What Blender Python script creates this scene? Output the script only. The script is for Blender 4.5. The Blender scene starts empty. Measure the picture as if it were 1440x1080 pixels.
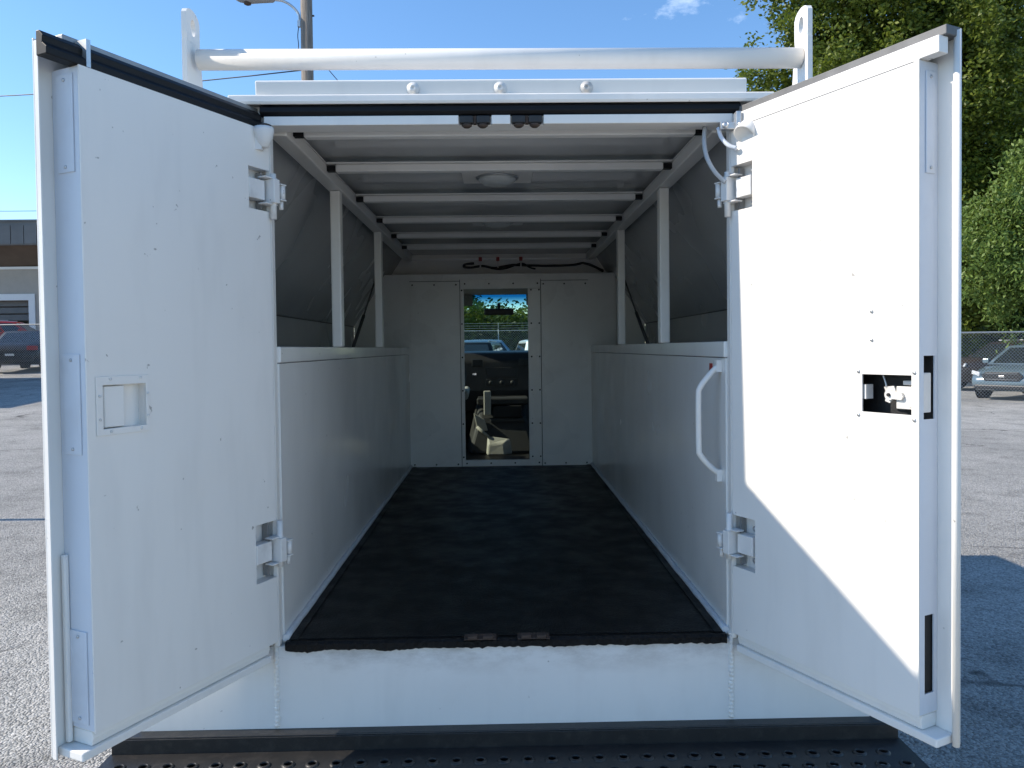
import bpy, bmesh, math, random
import numpy as np
from mathutils import Vector, Matrix
random.seed(7); RNG = np.random.default_rng(7)
R = math.radians
scn = bpy.context.scene
col = scn.collection

# ------------------------------------------------------------------ camera
FPX = 1082.0
CAM = Vector((-0.014, -2.147, 1.55))
yaw, pitch, roll = R(1.0), R(1.4), R(0.7)
fw = Vector((math.sin(yaw)*math.cos(pitch), math.cos(yaw)*math.cos(pitch), -math.sin(pitch)))
r0 = Vector((math.cos(yaw), -math.sin(yaw), 0)); u0 = r0.cross(fw)
rt = r0*math.cos(roll) - u0*math.sin(roll); up = u0*math.cos(roll) + r0*math.sin(roll)
cd = bpy.data.cameras.new('camera'); cam = bpy.data.objects.new('camera', cd); col.objects.link(cam)
cam.matrix_world = Matrix(((rt.x, up.x, -fw.x, CAM.x), (rt.y, up.y, -fw.y, CAM.y), (rt.z, up.z, -fw.z, CAM.z), (0, 0, 0, 1)))
cd.sensor_fit = 'HORIZONTAL'; cd.sensor_width = 36.0; cd.lens = 36.0*FPX/1440.0
cd.shift_y = -24.0/1440.0; cd.clip_start = 0.02; cd.clip_end = 2000
scn.camera = cam

# ------------------------------------------------------------------ sky, sun, exposure
SUN_EL = math.atan(0.777); SUN_TO = Vector((-1.0, 0.022, 0)).normalized()
w = bpy.data.worlds.new('World'); scn.world = w; w.use_nodes = True
nt = w.node_tree; nt.nodes.clear()
wo = nt.nodes.new('ShaderNodeOutputWorld'); wb = nt.nodes.new('ShaderNodeBackground')
sky = nt.nodes.new('ShaderNodeTexSky'); sky.sky_type = 'NISHITA'; sky.sun_disc = False
sky.sun_elevation = SUN_EL; sky.sun_rotation = math.atan2(SUN_TO.x, SUN_TO.y)
sky.air_density = 1.0; sky.dust_density = 0.1; sky.ozone_density = 3.0
hs = nt.nodes.new('ShaderNodeHueSaturation'); hs.inputs['Saturation'].default_value = 1.14
nt.links.new(sky.outputs[0], hs.inputs['Color'])
# a few thin wisps of cloud over the whole sky
tcw = nt.nodes.new('ShaderNodeTexCoord'); mpw = nt.nodes.new('ShaderNodeMapping')
mpw.inputs['Location'].default_value = (-0.60, 0.0, 0.10); mpw.inputs['Scale'].default_value = (2.2, 2.2, 4.5)
nzw = nt.nodes.new('ShaderNodeTexNoise'); nzw.inputs['Scale'].default_value = 2.3; nzw.inputs['Detail'].default_value = 9; nzw.inputs['Roughness'].default_value = 0.62
rmw = nt.nodes.new('ShaderNodeValToRGB'); rmw.color_ramp.elements[0].position = 0.645; rmw.color_ramp.elements[1].position = 0.92
mxw = nt.nodes.new('ShaderNodeMix'); mxw.data_type = 'RGBA'
nt.links.new(tcw.outputs['Generated'], mpw.inputs[0]); nt.links.new(mpw.outputs[0], nzw.inputs['Vector'])
nt.links.new(nzw.outputs['Fac'], rmw.inputs[0]); nt.links.new(rmw.outputs[0], mxw.inputs[0])
nt.links.new(hs.outputs[0], mxw.inputs[6]); mxw.inputs[7].default_value = (7.5, 8.2, 9.0, 1)
nt.links.new(mxw.outputs[2], wb.inputs['Color']); wb.inputs['Strength'].default_value = 0.098
nt.links.new(wb.outputs[0], wo.inputs[0])
sl = bpy.data.lights.new('sun', 'SUN'); sl.energy = 2.55; sl.angle = R(0.53); sl.color = (1.0, 0.905, 0.775)
so = bpy.data.objects.new('sun', sl); col.objects.link(so)
sdir = Vector((SUN_TO.x*math.cos(SUN_EL), SUN_TO.y*math.cos(SUN_EL), math.sin(SUN_EL)))
so.rotation_euler = sdir.to_track_quat('Z', 'Y').to_euler(); so.location = (-6, 0, 8)
scn.view_settings.view_transform = 'Standard'; scn.view_settings.look = 'None'
scn.view_settings.exposure = 1.27; scn.view_settings.gamma = 1.0
scn.render.engine = 'CYCLES'
scn.cycles.max_bounces = 6; scn.cycles.diffuse_bounces = 4; scn.cycles.glossy_bounces = 2
scn.cycles.transparent_max_bounces = 16

# ------------------------------------------------------------------ materials
def newmat(name):
    m = bpy.data.materials.new(name); m.use_nodes = True
    n = m.node_tree; b = n.nodes['Principled BSDF']
    return m, n, b
def nd(n, t, **kw):
    x = n.nodes.new('ShaderNode'+t)
    for k, v in kw.items():
        if k in x.inputs: x.inputs[k].default_value = v
        else: setattr(x, k, v)
    return x
def lk(n, a, b): n.links.new(a, b)
def ramp(n, fac, stops):
    r = nd(n, 'ValToRGB'); e = r.color_ramp.elements
    while len(e) < len(stops): e.new(0.5)
    for i, (p, c) in enumerate(stops):
        e[i].position = p; e[i].color = (c, c, c, 1) if not hasattr(c, '__len__') else (*c, 1)
    lk(n, fac, r.inputs[0]); return r
def mix(n, fac, a, b, mode='MIX'):
    m = nd(n, 'Mix', data_type='RGBA', blend_type=mode)
    for s, v in ((0, fac), (6, a), (7, b)):
        if hasattr(v, 'is_output'): lk(n, v, m.inputs[s])
        elif s == 0: m.inputs[0].default_value = v
        else: m.inputs[s].default_value = (*v, 1)
    return m.outputs[2]
def noise(n, scale, detail=4, rough=0.55, vec=None, coord='Object', stretch=None):
    z = nd(n, 'TexNoise', Scale=scale, Detail=detail, Roughness=rough)
    if vec is None: vec = nd(n, 'TexCoord').outputs[coord]
    if stretch:
        mp = nd(n, 'Mapping'); mp.inputs['Scale'].default_value = stretch; lk(n, vec, mp.inputs[0]); vec = mp.outputs[0]
    lk(n, vec, z.inputs['Vector']); return z.outputs['Fac']
def bump(n, b, h, strength, dist=0.01):
    x = nd(n, 'Bump', Strength=strength, Distance=dist); lk(n, h, x.inputs['Height']); lk(n, x.outputs[0], b.inputs['Normal'])

def paint(name, c, rough=0.4, var=0.05, dirt=0.0, dirtcol=(0.30, 0.26, 0.22), wave=0.02, coat=0.0, scuff=0.35, specks=0.0, vstretch=None):
    m, n, b = newmat(name)
    big = noise(n, 2.3, 2)
    base = mix(n, big, tuple(x*(1-var) for x in c), tuple(min(1, x*(1+var*0.4)) for x in c))
    if scuff and not specks:   # thin scratches and smudges
        sc = noise(n, 9, 4, 0.7, stretch=(1, 1, 0.35)); r = ramp(n, sc, [(0.64, 0), (0.74, scuff)])
        base = mix(n, r.outputs[0], base, tuple(x*0.84 for x in c))
    if dirt:
        dn = noise(n, 5.5, 4, 0.68); r = ramp(n, dn, [(0.52, 0), (0.78, dirt)])
        base = mix(n, r.outputs[0], base, dirtcol)
    if specks:   # small chips, specks and rubbed marks in the paint
        sp = noise(n, 38, 2, 0.6); r = ramp(n, sp, [(0.735, 0), (0.765, specks)])
        base = mix(n, r.outputs[0], base, (0.14, 0.12, 0.10))
        st = noise(n, 3.2, 3, 0.72, stretch=(2.6, 2.6, 0.45)); r = ramp(n, st, [(0.50, 0), (0.75, specks*0.55)])
        base = mix(n, r.outputs[0], base, tuple(x*0.80 for x in c))
    lk(n, base, b.inputs['Base Color'])
    rr = ramp(n, big, [(0.3, max(0, rough-0.07)), (0.75, rough+0.09)]); lk(n, rr.outputs[0], b.inputs['Roughness'])
    b.inputs['Coat Weight'].default_value = coat
    b.inputs['Coat Roughness'].default_value = 0.12
    if wave: bump(n, b, noise(n, 3.5, 1, stretch=vstretch), 1.0, wave)
    return m
def plain(name, c, rough=0.5, metal=0.0, var=0.15, scale=30, bmp=0.0, bscale=120, spec=0.5):
    m, n, b = newmat(name)
    base = mix(n, noise(n, scale, 5), tuple(x*(1-var) for x in c), tuple(min(1, x*(1+var)) for x in c))
    lk(n, base, b.inputs['Base Color']); b.inputs['Roughness'].default_value = rough; b.inputs['Metallic'].default_value = metal
    b.inputs['Specular IOR Level'].default_value = spec
    if bmp: bump(n, b, noise(n, bscale, 4), bmp, 0.004)
    return m
M = {}
M['white'] = paint('white_body_paint', (0.835, 0.808, 0.765), 0.40, 0.05, 0.0, wave=0.007, specks=0.6)
M['white_dirty'] = paint('dirty_white_paint', (0.82, 0.83, 0.84), 0.40, 0.06, 0.12, wave=0.005)
M['inner'] = paint('interior_gloss_paint', (0.85, 0.835, 0.80), 0.20, 0.05, 0.0, wave=0.0045, scuff=0.2, specks=0.35)
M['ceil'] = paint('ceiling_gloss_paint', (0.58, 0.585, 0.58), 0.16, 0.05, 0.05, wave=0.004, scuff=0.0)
def sillmat():
    m = paint('grimy_white_sill_paint', (0.83, 0.815, 0.79), 0.38, 0.06, 0.08, wave=0.008, specks=0.5); n = m.node_tree; b = n.nodes['Principled BSDF']
    src = b.inputs['Base Color'].links[0].from_socket
    sp = nd(n, 'SeparateXYZ'); lk(n, nd(n, 'TexCoord').outputs['Object'], sp.inputs[0])
    mr = nd(n, 'MapRange'); mr.inputs[1].default_value = 0.625; mr.inputs[2].default_value = 0.725; lk(n, sp.outputs[2], mr.inputs[0])
    r = ramp(n, noise(n, 4.0, 6, 0.7, stretch=(1, 1, 2.2)), [(0.45, 0), (0.68, 0.85)])
    mm = nd(n, 'Math', operation='MULTIPLY'); lk(n, mr.outputs[0], mm.inputs[0]); lk(n, r.outputs[0], mm.inputs[1])
    c = mix(n, mm.outputs[0], src, (0.25, 0.21, 0.17)); lk(n, c, b.inputs['Base Color']); return m
M['sill'] = sillmat()
M['seam'] = plain('dark_seam', (0.08, 0.08, 0.08), 0.8)
M['bulk'] = paint('bulkhead_paint', (0.83, 0.825, 0.81), 0.30, 0.06, 0.14, wave=0.006, specks=0.4)
M['frame'] = paint('interior_frame_paint', (0.84, 0.825, 0.785), 0.40, 0.08, 0.12, wave=0.0)
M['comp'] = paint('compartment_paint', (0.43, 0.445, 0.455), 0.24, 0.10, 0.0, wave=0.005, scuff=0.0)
M['rubber'] = plain('black_rubber', (0.007, 0.007, 0.008), 0.5, 0, 0.3, spec=0.25)
M['dark'] = plain('dark_void', (0.01, 0.01, 0.011), 0.7)
M['steel'] = plain('dull_zinc_steel', (0.55, 0.56, 0.57), 0.38, 0.8, 0.2, 40)
M['hinge'] = paint('painted_hinge', (0.77, 0.755, 0.73), 0.42, 0.08, 0.6, dirtcol=(0.16, 0.12, 0.09), wave=0.0, specks=0.6)
M['plate'] = paint('cover_plate_paint', (0.66, 0.70, 0.76), 0.45, 0.10, 0.15, wave=0.0)
M['alum'] = plain('weathered_aluminium', (0.30, 0.30, 0.30), 0.45, 0.5, 0.3, 18)
M['lip'] = plain('dull_grey_lip', (0.13, 0.13, 0.13), 0.55, 0.2, 0.4, 25)
M['rust'] = plain('rusty_iron', (0.06, 0.04, 0.03), 0.8, 0, 0.5, 60)
M['red'] = plain('red_plastic', (0.38, 0.03, 0.025), 0.4)
M['plasticblack'] = plain('black_plastic', (0.02, 0.02, 0.021), 0.45, 0, 0.2, 30, 0.3, 400)
M['cabgrey'] = plain('dark_cab_plastic_and_shade', (0.028, 0.028, 0.027), 0.6, 0, 0.15, 20, 0.2, 300)  # near-black also carries the shade on the engine cover
M['tan'] = plain('tan_plastic_and_sun_patch', (0.40, 0.385, 0.33), 0.55, 0, 0.12, 20, 0.2, 300)  # tan also stands in for sun patches around the engine cover
M['fabric'] = plain('grey_seat_cloth', (0.16, 0.16, 0.155), 0.9, 0, 0.25, 80, 0.5, 500)
M['liner'] = plain('headliner_cloth', (0.42, 0.40, 0.36), 0.9)
M['lampglass'] = plain('dome_lens', (0.62, 0.64, 0.62), 0.18)
M['chrome'] = plain('chrome', (0.75, 0.75, 0.76), 0.12, 1.0, 0.05)
M['caulk'] = plain('grey_white_sealant', (0.62, 0.64, 0.66), 0.5, 0, 0.15, 50, 0.4, 60)

def bedliner():
    m, n, b = newmat('black_bed_liner')
    base = mix(n, noise(n, 7, 6, 0.65), (0.003, 0.003, 0.003), (0.009, 0.009, 0.009))
    wear = ramp(n, noise(n, 3.0, 6, 0.7, stretch=(1, 0.4, 1)), [(0.58, 0), (0.8, 0.22)])
    lk(n, mix(n, wear.outputs[0], base, (0.045, 0.047, 0.05)), b.inputs['Base Color'])
    rr = ramp(n, noise(n, 9, 5), [(0.35, 0.36), (0.65, 0.58)]); lk(n, rr.outputs[0], b.inputs['Roughness']); b.inputs['Specular IOR Level'].default_value = 0.25
    bump(n, b, noise(n, 150, 3, 0.6), 0.7, 0.006); return m
M['liner_floor'] = bedliner()
def bumper_mat():
    m, n, b = newmat('black_powder_coat')
    base = mix(n, noise(n, 11, 6, 0.65), (0.012, 0.012, 0.013), (0.028, 0.027, 0.026))
    ds = ramp(n, noise(n, 30, 6, 0.7), [(0.5, 0), (0.8, 0.25)])
    lk(n, mix(n, ds.outputs[0], base, (0.13, 0.115, 0.10)), b.inputs['Base Color'])
    b.inputs['Roughness'].default_value = 0.42; bump(n, b, noise(n, 300, 3), 0.4, 0.002); return m
M['bumper'] = bumper_mat()

def windshield_mat():
    m, n, b = newmat('tinted_windshield_glass'); n.nodes.remove(b)
    out = n.nodes['Material Output']
    tc = nd(n, 'TexCoord'); sp = nd(n, 'SeparateXYZ'); lk(n, tc.outputs['Object'], sp.inputs[0])
    mr = nd(n, 'MapRange'); mr.inputs[1].default_value = 1.86; mr.inputs[2].default_value = 1.99; lk(n, sp.outputs[2], mr.inputs[0])
    r = ramp(n, mr.outputs[0], [(0.0, (0.80, 0.90, 0.86)), (0.35, (0.62, 0.83, 0.88)), (1.0, (0.06, 0.30, 0.52))])
    tr = nd(n, 'BsdfTransparent'); lk(n, r.outputs[0], tr.inputs[0])
    gl = nd(n, 'BsdfGlossy', Roughness=0.02); ms = nd(n, 'MixShader'); fr = nd(n, 'Fresnel', IOR=1.45)
    lk(n, fr.outputs[0], ms.inputs[0]); lk(n, tr.outputs[0], ms.inputs[1]); lk(n, gl.outputs[0], ms.inputs[2]); lk(n, ms.outputs[0], out.inputs[0]); return m
M['windshield'] = windshield_mat()
def clear_glass():
    m, n, b = newmat('clear_window_glass'); n.nodes.remove(b); out = n.nodes['Material Output']
    tr = nd(n, 'BsdfTransparent'); tr.inputs[0].default_value = (0.86, 0.92, 0.88, 1)
    gl = nd(n, 'BsdfGlossy', Roughness=0.02); ms = nd(n, 'MixShader'); fr = nd(n, 'Fresnel', IOR=1.45)
    lk(n, fr.outputs[0], ms.inputs[0]); lk(n, tr.outputs[0], ms.inputs[1]); lk(n, gl.outputs[0], ms.inputs[2]); lk(n, ms.outputs[0], out.inputs[0]); return m
M['glass'] = clear_glass()

def asphalt():
    m, n, b = newmat('weathered_asphalt')
    tc = nd(n, 'TexCoord'); P = tc.outputs['Object']
    vor = nd(n, 'TexVoronoi', Scale=95.0); lk(n, P, vor.inputs['Vector'])
    agg = ramp(n, vor.outputs['Color'], [(0.1, (0.27, 0.265, 0.25)), (0.5, (0.47, 0.46, 0.435)), (0.95, (0.68, 0.665, 0.63))])
    mid = ramp(n, noise(n, 2.2, 7, 0.65, P), [(0.30, 0.66), (0.48, 0.98), (0.72, 1.10)])
    base = mix(n, 1.0, agg.outputs[0], mid.outputs[0], 'MULTIPLY')
    pat = ramp(n, noise(n, 0.35, 4, 0.6, P), [(0.35, 0.82), (0.65, 1.1)])
    base = mix(n, 1.0, base, pat.outputs[0], 'MULTIPLY')
    # cracks
    wv = nd(n, 'TexNoise', Scale=1.2, Detail=4.0); lk(n, P, wv.inputs['Vector'])
    vm = nd(n, 'VectorMath', operation='MULTIPLY_ADD'); vm.inputs[1].default_value = (1.3, 1.3, 0.0); lk(n, wv.outputs['Color'], vm.inputs[0]); lk(n, P, vm.inputs[2])
    cr = nd(n, 'TexVoronoi', Scale=0.42, feature='DISTANCE_TO_EDGE'); lk(n, vm.outputs[0], cr.inputs['Vector'])
    ck = ramp(n, cr.outputs['Distance'], [(0.0, 0.8), (0.006, 0.6), (0.014, 0.0)])
    gate = ramp(n, noise(n, 0.5, 2, 0.5, P), [(0.52, 0), (0.60, 1)])
    cm = nd(n, 'Math', operation='MULTIPLY'); lk(n, ck.outputs[0], cm.inputs[0]); lk(n, gate.outputs[0], cm.inputs[1])
    base = mix(n, cm.outputs[0], base, (0.035, 0.034, 0.032))
    lk(n, base, b.inputs['Base Color']); b.inputs['Roughness'].default_value = 0.88
    b.inputs['Specular IOR Level'].default_value = 0.3
    h = nd(n, 'Math', operation='SUBTRACT'); lk(n, vor.outputs['Distance'], h.inputs[1])
    hs_ = nd(n, 'Math', operation='MULTIPLY_ADD'); hs_.inputs[1].default_value = 2.6; lk(n, noise(n, 14, 6, 0.7, P), hs_.inputs[0]); lk(n, h.outputs[0], hs_.inputs[2])
    h.inputs[0].default_value = 1.0
    hc = nd(n, 'Math', operation='SUBTRACT'); lk(n, hs_.outputs[0], hc.inputs[0]); lk(n, cm.outputs[0], hc.inputs[1])
    bump(n, b, hc.outputs[0], 1.0, 0.02); return m
M['asphalt'] = asphalt()

def leafmat(name, c1, c2, trans=0.35):
    m, n, b = newmat(name); out = n.nodes['Material Output']
    g = nd(n, 'NewGeometry'); r = ramp(n, g.outputs['Random Per Island'], [(0.0, c1), (1.0, c2)])
    lk(n, r.outputs[0], b.inputs['Base Color']); b.inputs['Roughness'].default_value = 0.5; b.inputs['Specular IOR Level'].default_value = 0.35
    t = nd(n, 'BsdfTranslucent'); tcol = mix(n, 0.6, r.outputs[0], (0.16, 0.22, 0.02)); lk(n, tcol, t.inputs[0])
    ms = nd(n, 'MixShader'); ms.inputs[0].default_value = trans
    lk(n, b.outputs[0], ms.inputs[1]); lk(n, t.outputs[0], ms.inputs[2]); lk(n, ms.outputs[0], out.inputs[0]); return m
M['leaf'] = leafmat('tree_leaves', (0.055, 0.095, 0.012), (0.20, 0.235, 0.035))
M['leaf2'] = leafmat('pale_drooping_leaves', (0.10, 0.17, 0.035), (0.21, 0.29, 0.075))
M['leaf3'] = leafmat('dark_hedge_leaves', (0.025, 0.05, 0.015), (0.08, 0.12, 0.03))
M['bark'] = plain('bark', (0.10, 0.08, 0.06), 0.9, 0, 0.35, 12, 0.8, 30)
def wood():
    m, n, b = newmat('weathered_pole_wood')
    g = noise(n, 9, 6, 0.7, stretch=(4, 4, 0.25))
    r = ramp(n, g, [(0.3, (0.12, 0.095, 0.075)), (0.7, (0.30, 0.26, 0.22))]); lk(n, r.outputs[0], b.inputs['Base Color'])
    b.inputs['Roughness'].default_value = 0.85; bump(n, b, g, 0.8, 0.02); return m
M['wood'] = wood()
M['galv'] = plain('galvanised_wire', (0.42, 0.43, 0.43), 0.5, 0.6, 0.2)
M['stucco'] = plain('tan_stucco', (0.42, 0.385, 0.34), 0.9, 0, 0.12, 3, 0.4, 40)
M['fascia'] = plain('grey_roof_fascia', (0.15, 0.15, 0.148), 0.7, 0, 0.4, 1.2)
M['soffit'] = plain('brown_soffit', (0.13, 0.10, 0.075), 0.8, 0, 0.4, 1.0)
M['trimwhite'] = plain('white_trim', (0.78, 0.78, 0.77), 0.5)
M['tyre'] = plain('tyre_rubber', (0.016, 0.016, 0.016), 0.75)
M['carglass'] = plain('dark_car_glass', (0.02, 0.025, 0.028), 0.06, 0, 0.1, spec=0.9)
M['headlamp'] = plain('headlamp_lens', (0.55, 0.57, 0.58), 0.1)
M['tail'] = plain('tail_lamp_red', (0.35, 0.02, 0.02), 0.15)
def carpaint(name, c, rough=0.25, coat=0.6):
    m, n, b = newmat(name); b.inputs['Base Color'].default_value = (*c, 1); b.inputs['Roughness'].default_value = rough
    b.inputs['Coat Weight'].default_value = coat; b.inputs['Metallic'].default_value = 0.15
    lk(n, mix(n, noise(n, 1.5, 4), tuple(x*0.85 for x in c), c), b.inputs['Base Color']); return m

# ------------------------------------------------------------------ mesh helpers
class MB:
    def __init__(s, T=None): s.v = []; s.f = []; s.sm = []; s.T = T
    def add(s, vs, fs, smooth=False):
        o = len(s.v)
        s.v += [tuple(s.T(*p)) if s.T else tuple(p) for p in vs]
        s.f += [tuple(i+o for i in q) for q in fs]; s.sm += [smooth]*len(fs); return s
    def box(s, x0, x1, y0, y1, z0, z1):
        return s.add([(x0,y0,z0),(x1,y0,z0),(x1,y1,z0),(x0,y1,z0),(x0,y0,z1),(x1,y0,z1),(x1,y1,z1),(x0,y1,z1)],
            [(0,3,2,1),(4,5,6,7),(0,1,5,4),(1,2,6,5),(2,3,7,6),(3,0,4,7)])
    def hexa(s, a, b):   # two matching polygons -> prism
        n = len(a); return s.add(list(a)+list(b), [tuple(range(n))[::-1], tuple(range(n, 2*n))]+[(i, (i+1) % n, n+(i+1) % n, n+i) for i in range(n)])
    def prism(s, pts, axis, a0, a1):
        def P(p, a): return {'x': (a, p[0], p[1]), 'y': (p[0], a, p[1]), 'z': (p[0], p[1], a)}[axis]
        return s.hexa([P(p, a0) for p in pts], [P(p, a1) for p in pts])
    def tube(s, pts, r, seg=10, r1=None, caps=True):
        pts = [Vector(p) for p in pts]; n = len(pts); rings = []
        t0 = (pts[1]-pts[0]).normalized(); ref = Vector((0, 0, 1)) if abs(t0.z) < 0.9 else Vector((1, 0, 0))
        a = t0.cross(ref).normalized()
        vs = []
        for i, p in enumerate(pts):
            t = ((pts[i+1]-p) if i == 0 else (p-pts[i-1]) if i == n-1 else (pts[i+1]-pts[i-1])).normalized()
            a = (a - t*a.dot(t)).normalized(); b = t.cross(a)
            rr = r if r1 is None else r+(r1-r)*i/(n-1)
            if hasattr(r, '__len__'): rr = r[i]
            vs += [tuple(p+(a*math.cos(2*math.pi*k/seg)+b*math.sin(2*math.pi*k/seg))*rr) for k in range(seg)]
        fs = [(i*seg+k, i*seg+(k+1) % seg, (i+1)*seg+(k+1) % seg, (i+1)*seg+k) for i in range(n-1) for k in range(seg)]
        s.add(vs, fs, True)
        if caps:
            o = len(s.v)-len(vs); s.f += [tuple(o+k for k in range(seg))[::-1], tuple(o+(n-1)*seg+k for k in range(seg))]; s.sm += [False, False]
        return s
    def lathe(s, prof, c, axis='z', seg=20):   # prof: (r, h)
        vs = []
        for r, h in prof:
            for k in range(seg):
                a = 2*math.pi*k/seg; x, y = r*math.cos(a), r*math.sin(a)
                vs.append({'z': (c[0]+x, c[1]+y, c[2]+h), 'y': (c[0]+x, c[1]+h, c[2]+y), 'x': (c[0]+h, c[1]+x, c[2]+y)}[axis])
        n = len(prof); fs = [(i*seg+k, i*seg+(k+1) % seg, (i+1)*seg+(k+1) % seg, (i+1)*seg+k) for i in range(n-1) for k in range(seg)]
        s.add(vs, fs, True); o = len(s.v)-len(vs)
        s.f += [tuple(o+k for k in range(seg))[::-1], tuple(o+(n-1)*seg+k for k in range(seg))]; s.sm += [False, False]; return s
    def slab(s, us, zs, holes, n0, n1):   # plate in (u, z) with rectangular holes, thickness n0..n1 (second coordinate)
        us = sorted(set(us) | {h[i] for h in holes for i in (0, 1)}); zs = sorted(set(zs) | {h[i] for h in holes for i in (2, 3)})
        us = [u for u in us]; nu, nz = len(us), len(zs)
        solid = [[not any(h[0]-1e-6 <= (us[i]+us[i+1])/2 <= h[1]+1e-6 and h[2]-1e-6 <= (zs[j]+zs[j+1])/2 <= h[3]+1e-6 for h in holes) for j in range(nz-1)] for i in range(nu-1)]
        vs = [(u, n, z) for n in (n0, n1) for u in us for z in zs]; I = lambda k, i, j: k*nu*nz+i*nz+j
        fs = []
        S = lambda i, j: 0 <= i < nu-1 and 0 <= j < nz-1 and solid[i][j]
        for i in range(nu-1):
            for j in range(nz-1):
                if not solid[i][j]: continue
                fs += [(I(0,i,j), I(0,i+1,j), I(0,i+1,j+1), I(0,i,j+1)), (I(1,i,j), I(1,i,j+1), I(1,i+1,j+1), I(1,i+1,j))]
                if not S(i-1, j): fs.append((I(0,i,j), I(0,i,j+1), I(1,i,j+1), I(1,i,j)))
                if not S(i+1, j): fs.append((I(0,i+1,j), I(1,i+1,j), I(1,i+1,j+1), I(0,i+1,j+1)))
                if not S(i, j-1): fs.append((I(0,i,j), I(1,i,j), I(1,i+1,j), I(0,i+1,j)))
                if not S(i, j+1): fs.append((I(0,i,j+1), I(0,i+1,j+1), I(1,i+1,j+1), I(1,i,j+1)))
        return s.add(vs, fs)
    def build(s, name, mat, parent=None, bevel=0.0, seg=2, fix=True):
        me = bpy.data.meshes.new(name); me.from_pydata(s.v, [], s.f)
        me.polygons.foreach_set('use_smooth', s.sm)
        if fix or bevel:
            bm = bmesh.new(); bm.from_mesh(me)
            loose = [v for v in bm.verts if not v.link_faces]
            if loose: bmesh.ops.delete(bm, geom=loose, context='VERTS')
            bmesh.ops.recalc_face_normals(bm, faces=bm.faces[:])
            if bevel:
                ed = [e for e in bm.edges if len(e.link_faces) == 2 and e.calc_face_angle(0) > 0.6]
                bmesh.ops.bevel(bm, geom=ed, offset=bevel, segments=seg, affect='EDGES', clamp_overlap=True, profile=0.5)
            bm.to_mesh(me); bm.free()
        me.materials.append(mat); me.update()
        o = bpy.data.objects.new(name, me); col.objects.link(o)
        if parent: o.parent = parent
        return o
def empty(name, loc=(0, 0, 0), parent=None):
    o = bpy.data.objects.new(name, None); col.objects.link(o); o.location = loc; o.empty_display_size = 0.2
    if parent: o.parent = parent
    return o
def tag(o, label, cat=None, group=None, kind=None):
    if label: o['label'] = label
    if cat: o['category'] = cat
    if group: o['group'] = group
    if kind: o['kind'] = kind
    return o
def dup(o, parent=None, loc=None):
    c = o.copy(); col.objects.link(c)
    if parent: c.parent = parent
    if loc is not None: c.location = loc
    return c
def arc(c, r, a0, a1, n, plane='xz', h=0):
    out = []
    for i in range(n+1):
        a = R(a0+(a1-a0)*i/n); p, q = r*math.cos(a), r*math.sin(a)
        out.append({'xz': (c[0]+p, c[1]+h, c[2]+q), 'xy': (c[0]+p, c[1]+q, c[2]+h), 'yz': (c[0]+h, c[1]+p, c[2]+q)}[plane])
    return out
def smoothpath(pts, n=6):
    P = [Vector(p) for p in pts]; P = [P[0]*2-P[1]]+P+[P[-1]*2-P[-2]]; out = []
    for i in range(1, len(P)-2):
        for k in range(n):
            t = k/n; a, b, c, d = P[i-1:i+3]
            out.append(0.5*((2*b)+(c-a)*t+(2*a-5*b+4*c-d)*t*t+(-a+3*b-3*c+d)*t**3))
    return out+[P[-2]]

# ------------------------------------------------------------------ ground
def ground_z(x, y):
    d = max(0.0, y-7.0); s = min(1.0, max(0.0, (-x-3.0)/6.0)); s = s*s*(3-2*s)
    return s*min(0.043*d, 1.3)
def axis_pts(lo, hi, fine_lo, fine_hi, f, c):
    a = list(np.arange(fine_lo, fine_hi+1e-6, f)); x = fine_lo
    st = f
    while x > lo: st *= c; x -= st; a.insert(0, max(x, lo))
    x = fine_hi; st = f
    while x < hi: st *= c; x += st; a.append(min(x, hi))
    return a
gx = axis_pts(-600, 600, -30, 30, 1.0, 1.25); gy = axis_pts(-300, 900, -5, 50, 1.0, 1.25)
gv = [(x, y, ground_z(x, y)) for x in gx for y in gy]; ny = len(gy)
gf = [(i*ny+j, (i+1)*ny+j, (i+1)*ny+j+1, i*ny+j+1) for i in range(len(gx)-1) for j in range(ny-1)]
g = MB(); g.add(gv, gf, True); go = g.build('ground', M['asphalt'], fix=False)
tag(go, 'worn grey asphalt of the parking lot', kind='structure')

# ================================================================== the van
van = empty('utility_van', (0, 0, 0))
tag(van, 'white utility van seen from behind with both rear doors wide open', 'van')
W, ZF, YB = 0.635, 0.725, 3.16
ZR = 2.165

# ---- cargo floor
fl = MB().box(-0.645, 0.645, 0.004, 3.2, ZF-0.045, ZF-0.002).build('cargo_floor', M['frame'], van)
# bed liner with a ragged rear edge
mb = MB(); N = 160; vs = []; 
for i in range(N+1):
    x = -0.619+1.238*i/N; j = 0.004*math.sin(i*1.7)+0.004*random.random()-0.002
    jl = 0.008+0.0035*random.random()+0.0055*max(0, math.sin(i*0.21+0.3*math.sin(i*0.53)))*(1 if i < 45 else 0.4)
    vs.append([(x, -0.012-j*0.5, ZF-0.001-jl), (x, -0.013-j*0.4, ZF+0.006), (x, -0.004-j*0.3, ZF+0.012), (x, 1.0, ZF+0.011), (x, YB-0.004, ZF+0.011), (x, YB-0.004, ZF-0.0005), (x, 0.001, ZF-0.0005), (x, -0.003, ZF-0.001-jl)])
flat = [p for r_ in vs for p in r_]; K = 8
fs = [(i*K+k, i*K+(k+1) % K, (i+1)*K+(k+1) % K, (i+1)*K+k) for i in range(N) for k in range(K)]+[tuple(range(K)), tuple(N*K+k for k in range(K))[::-1]]
mb.add(flat, fs); mat_ = mb.build('floor_mat', M['liner_floor'], fl); tag(mat_, 'black textured bed liner with a ragged edge')
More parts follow.
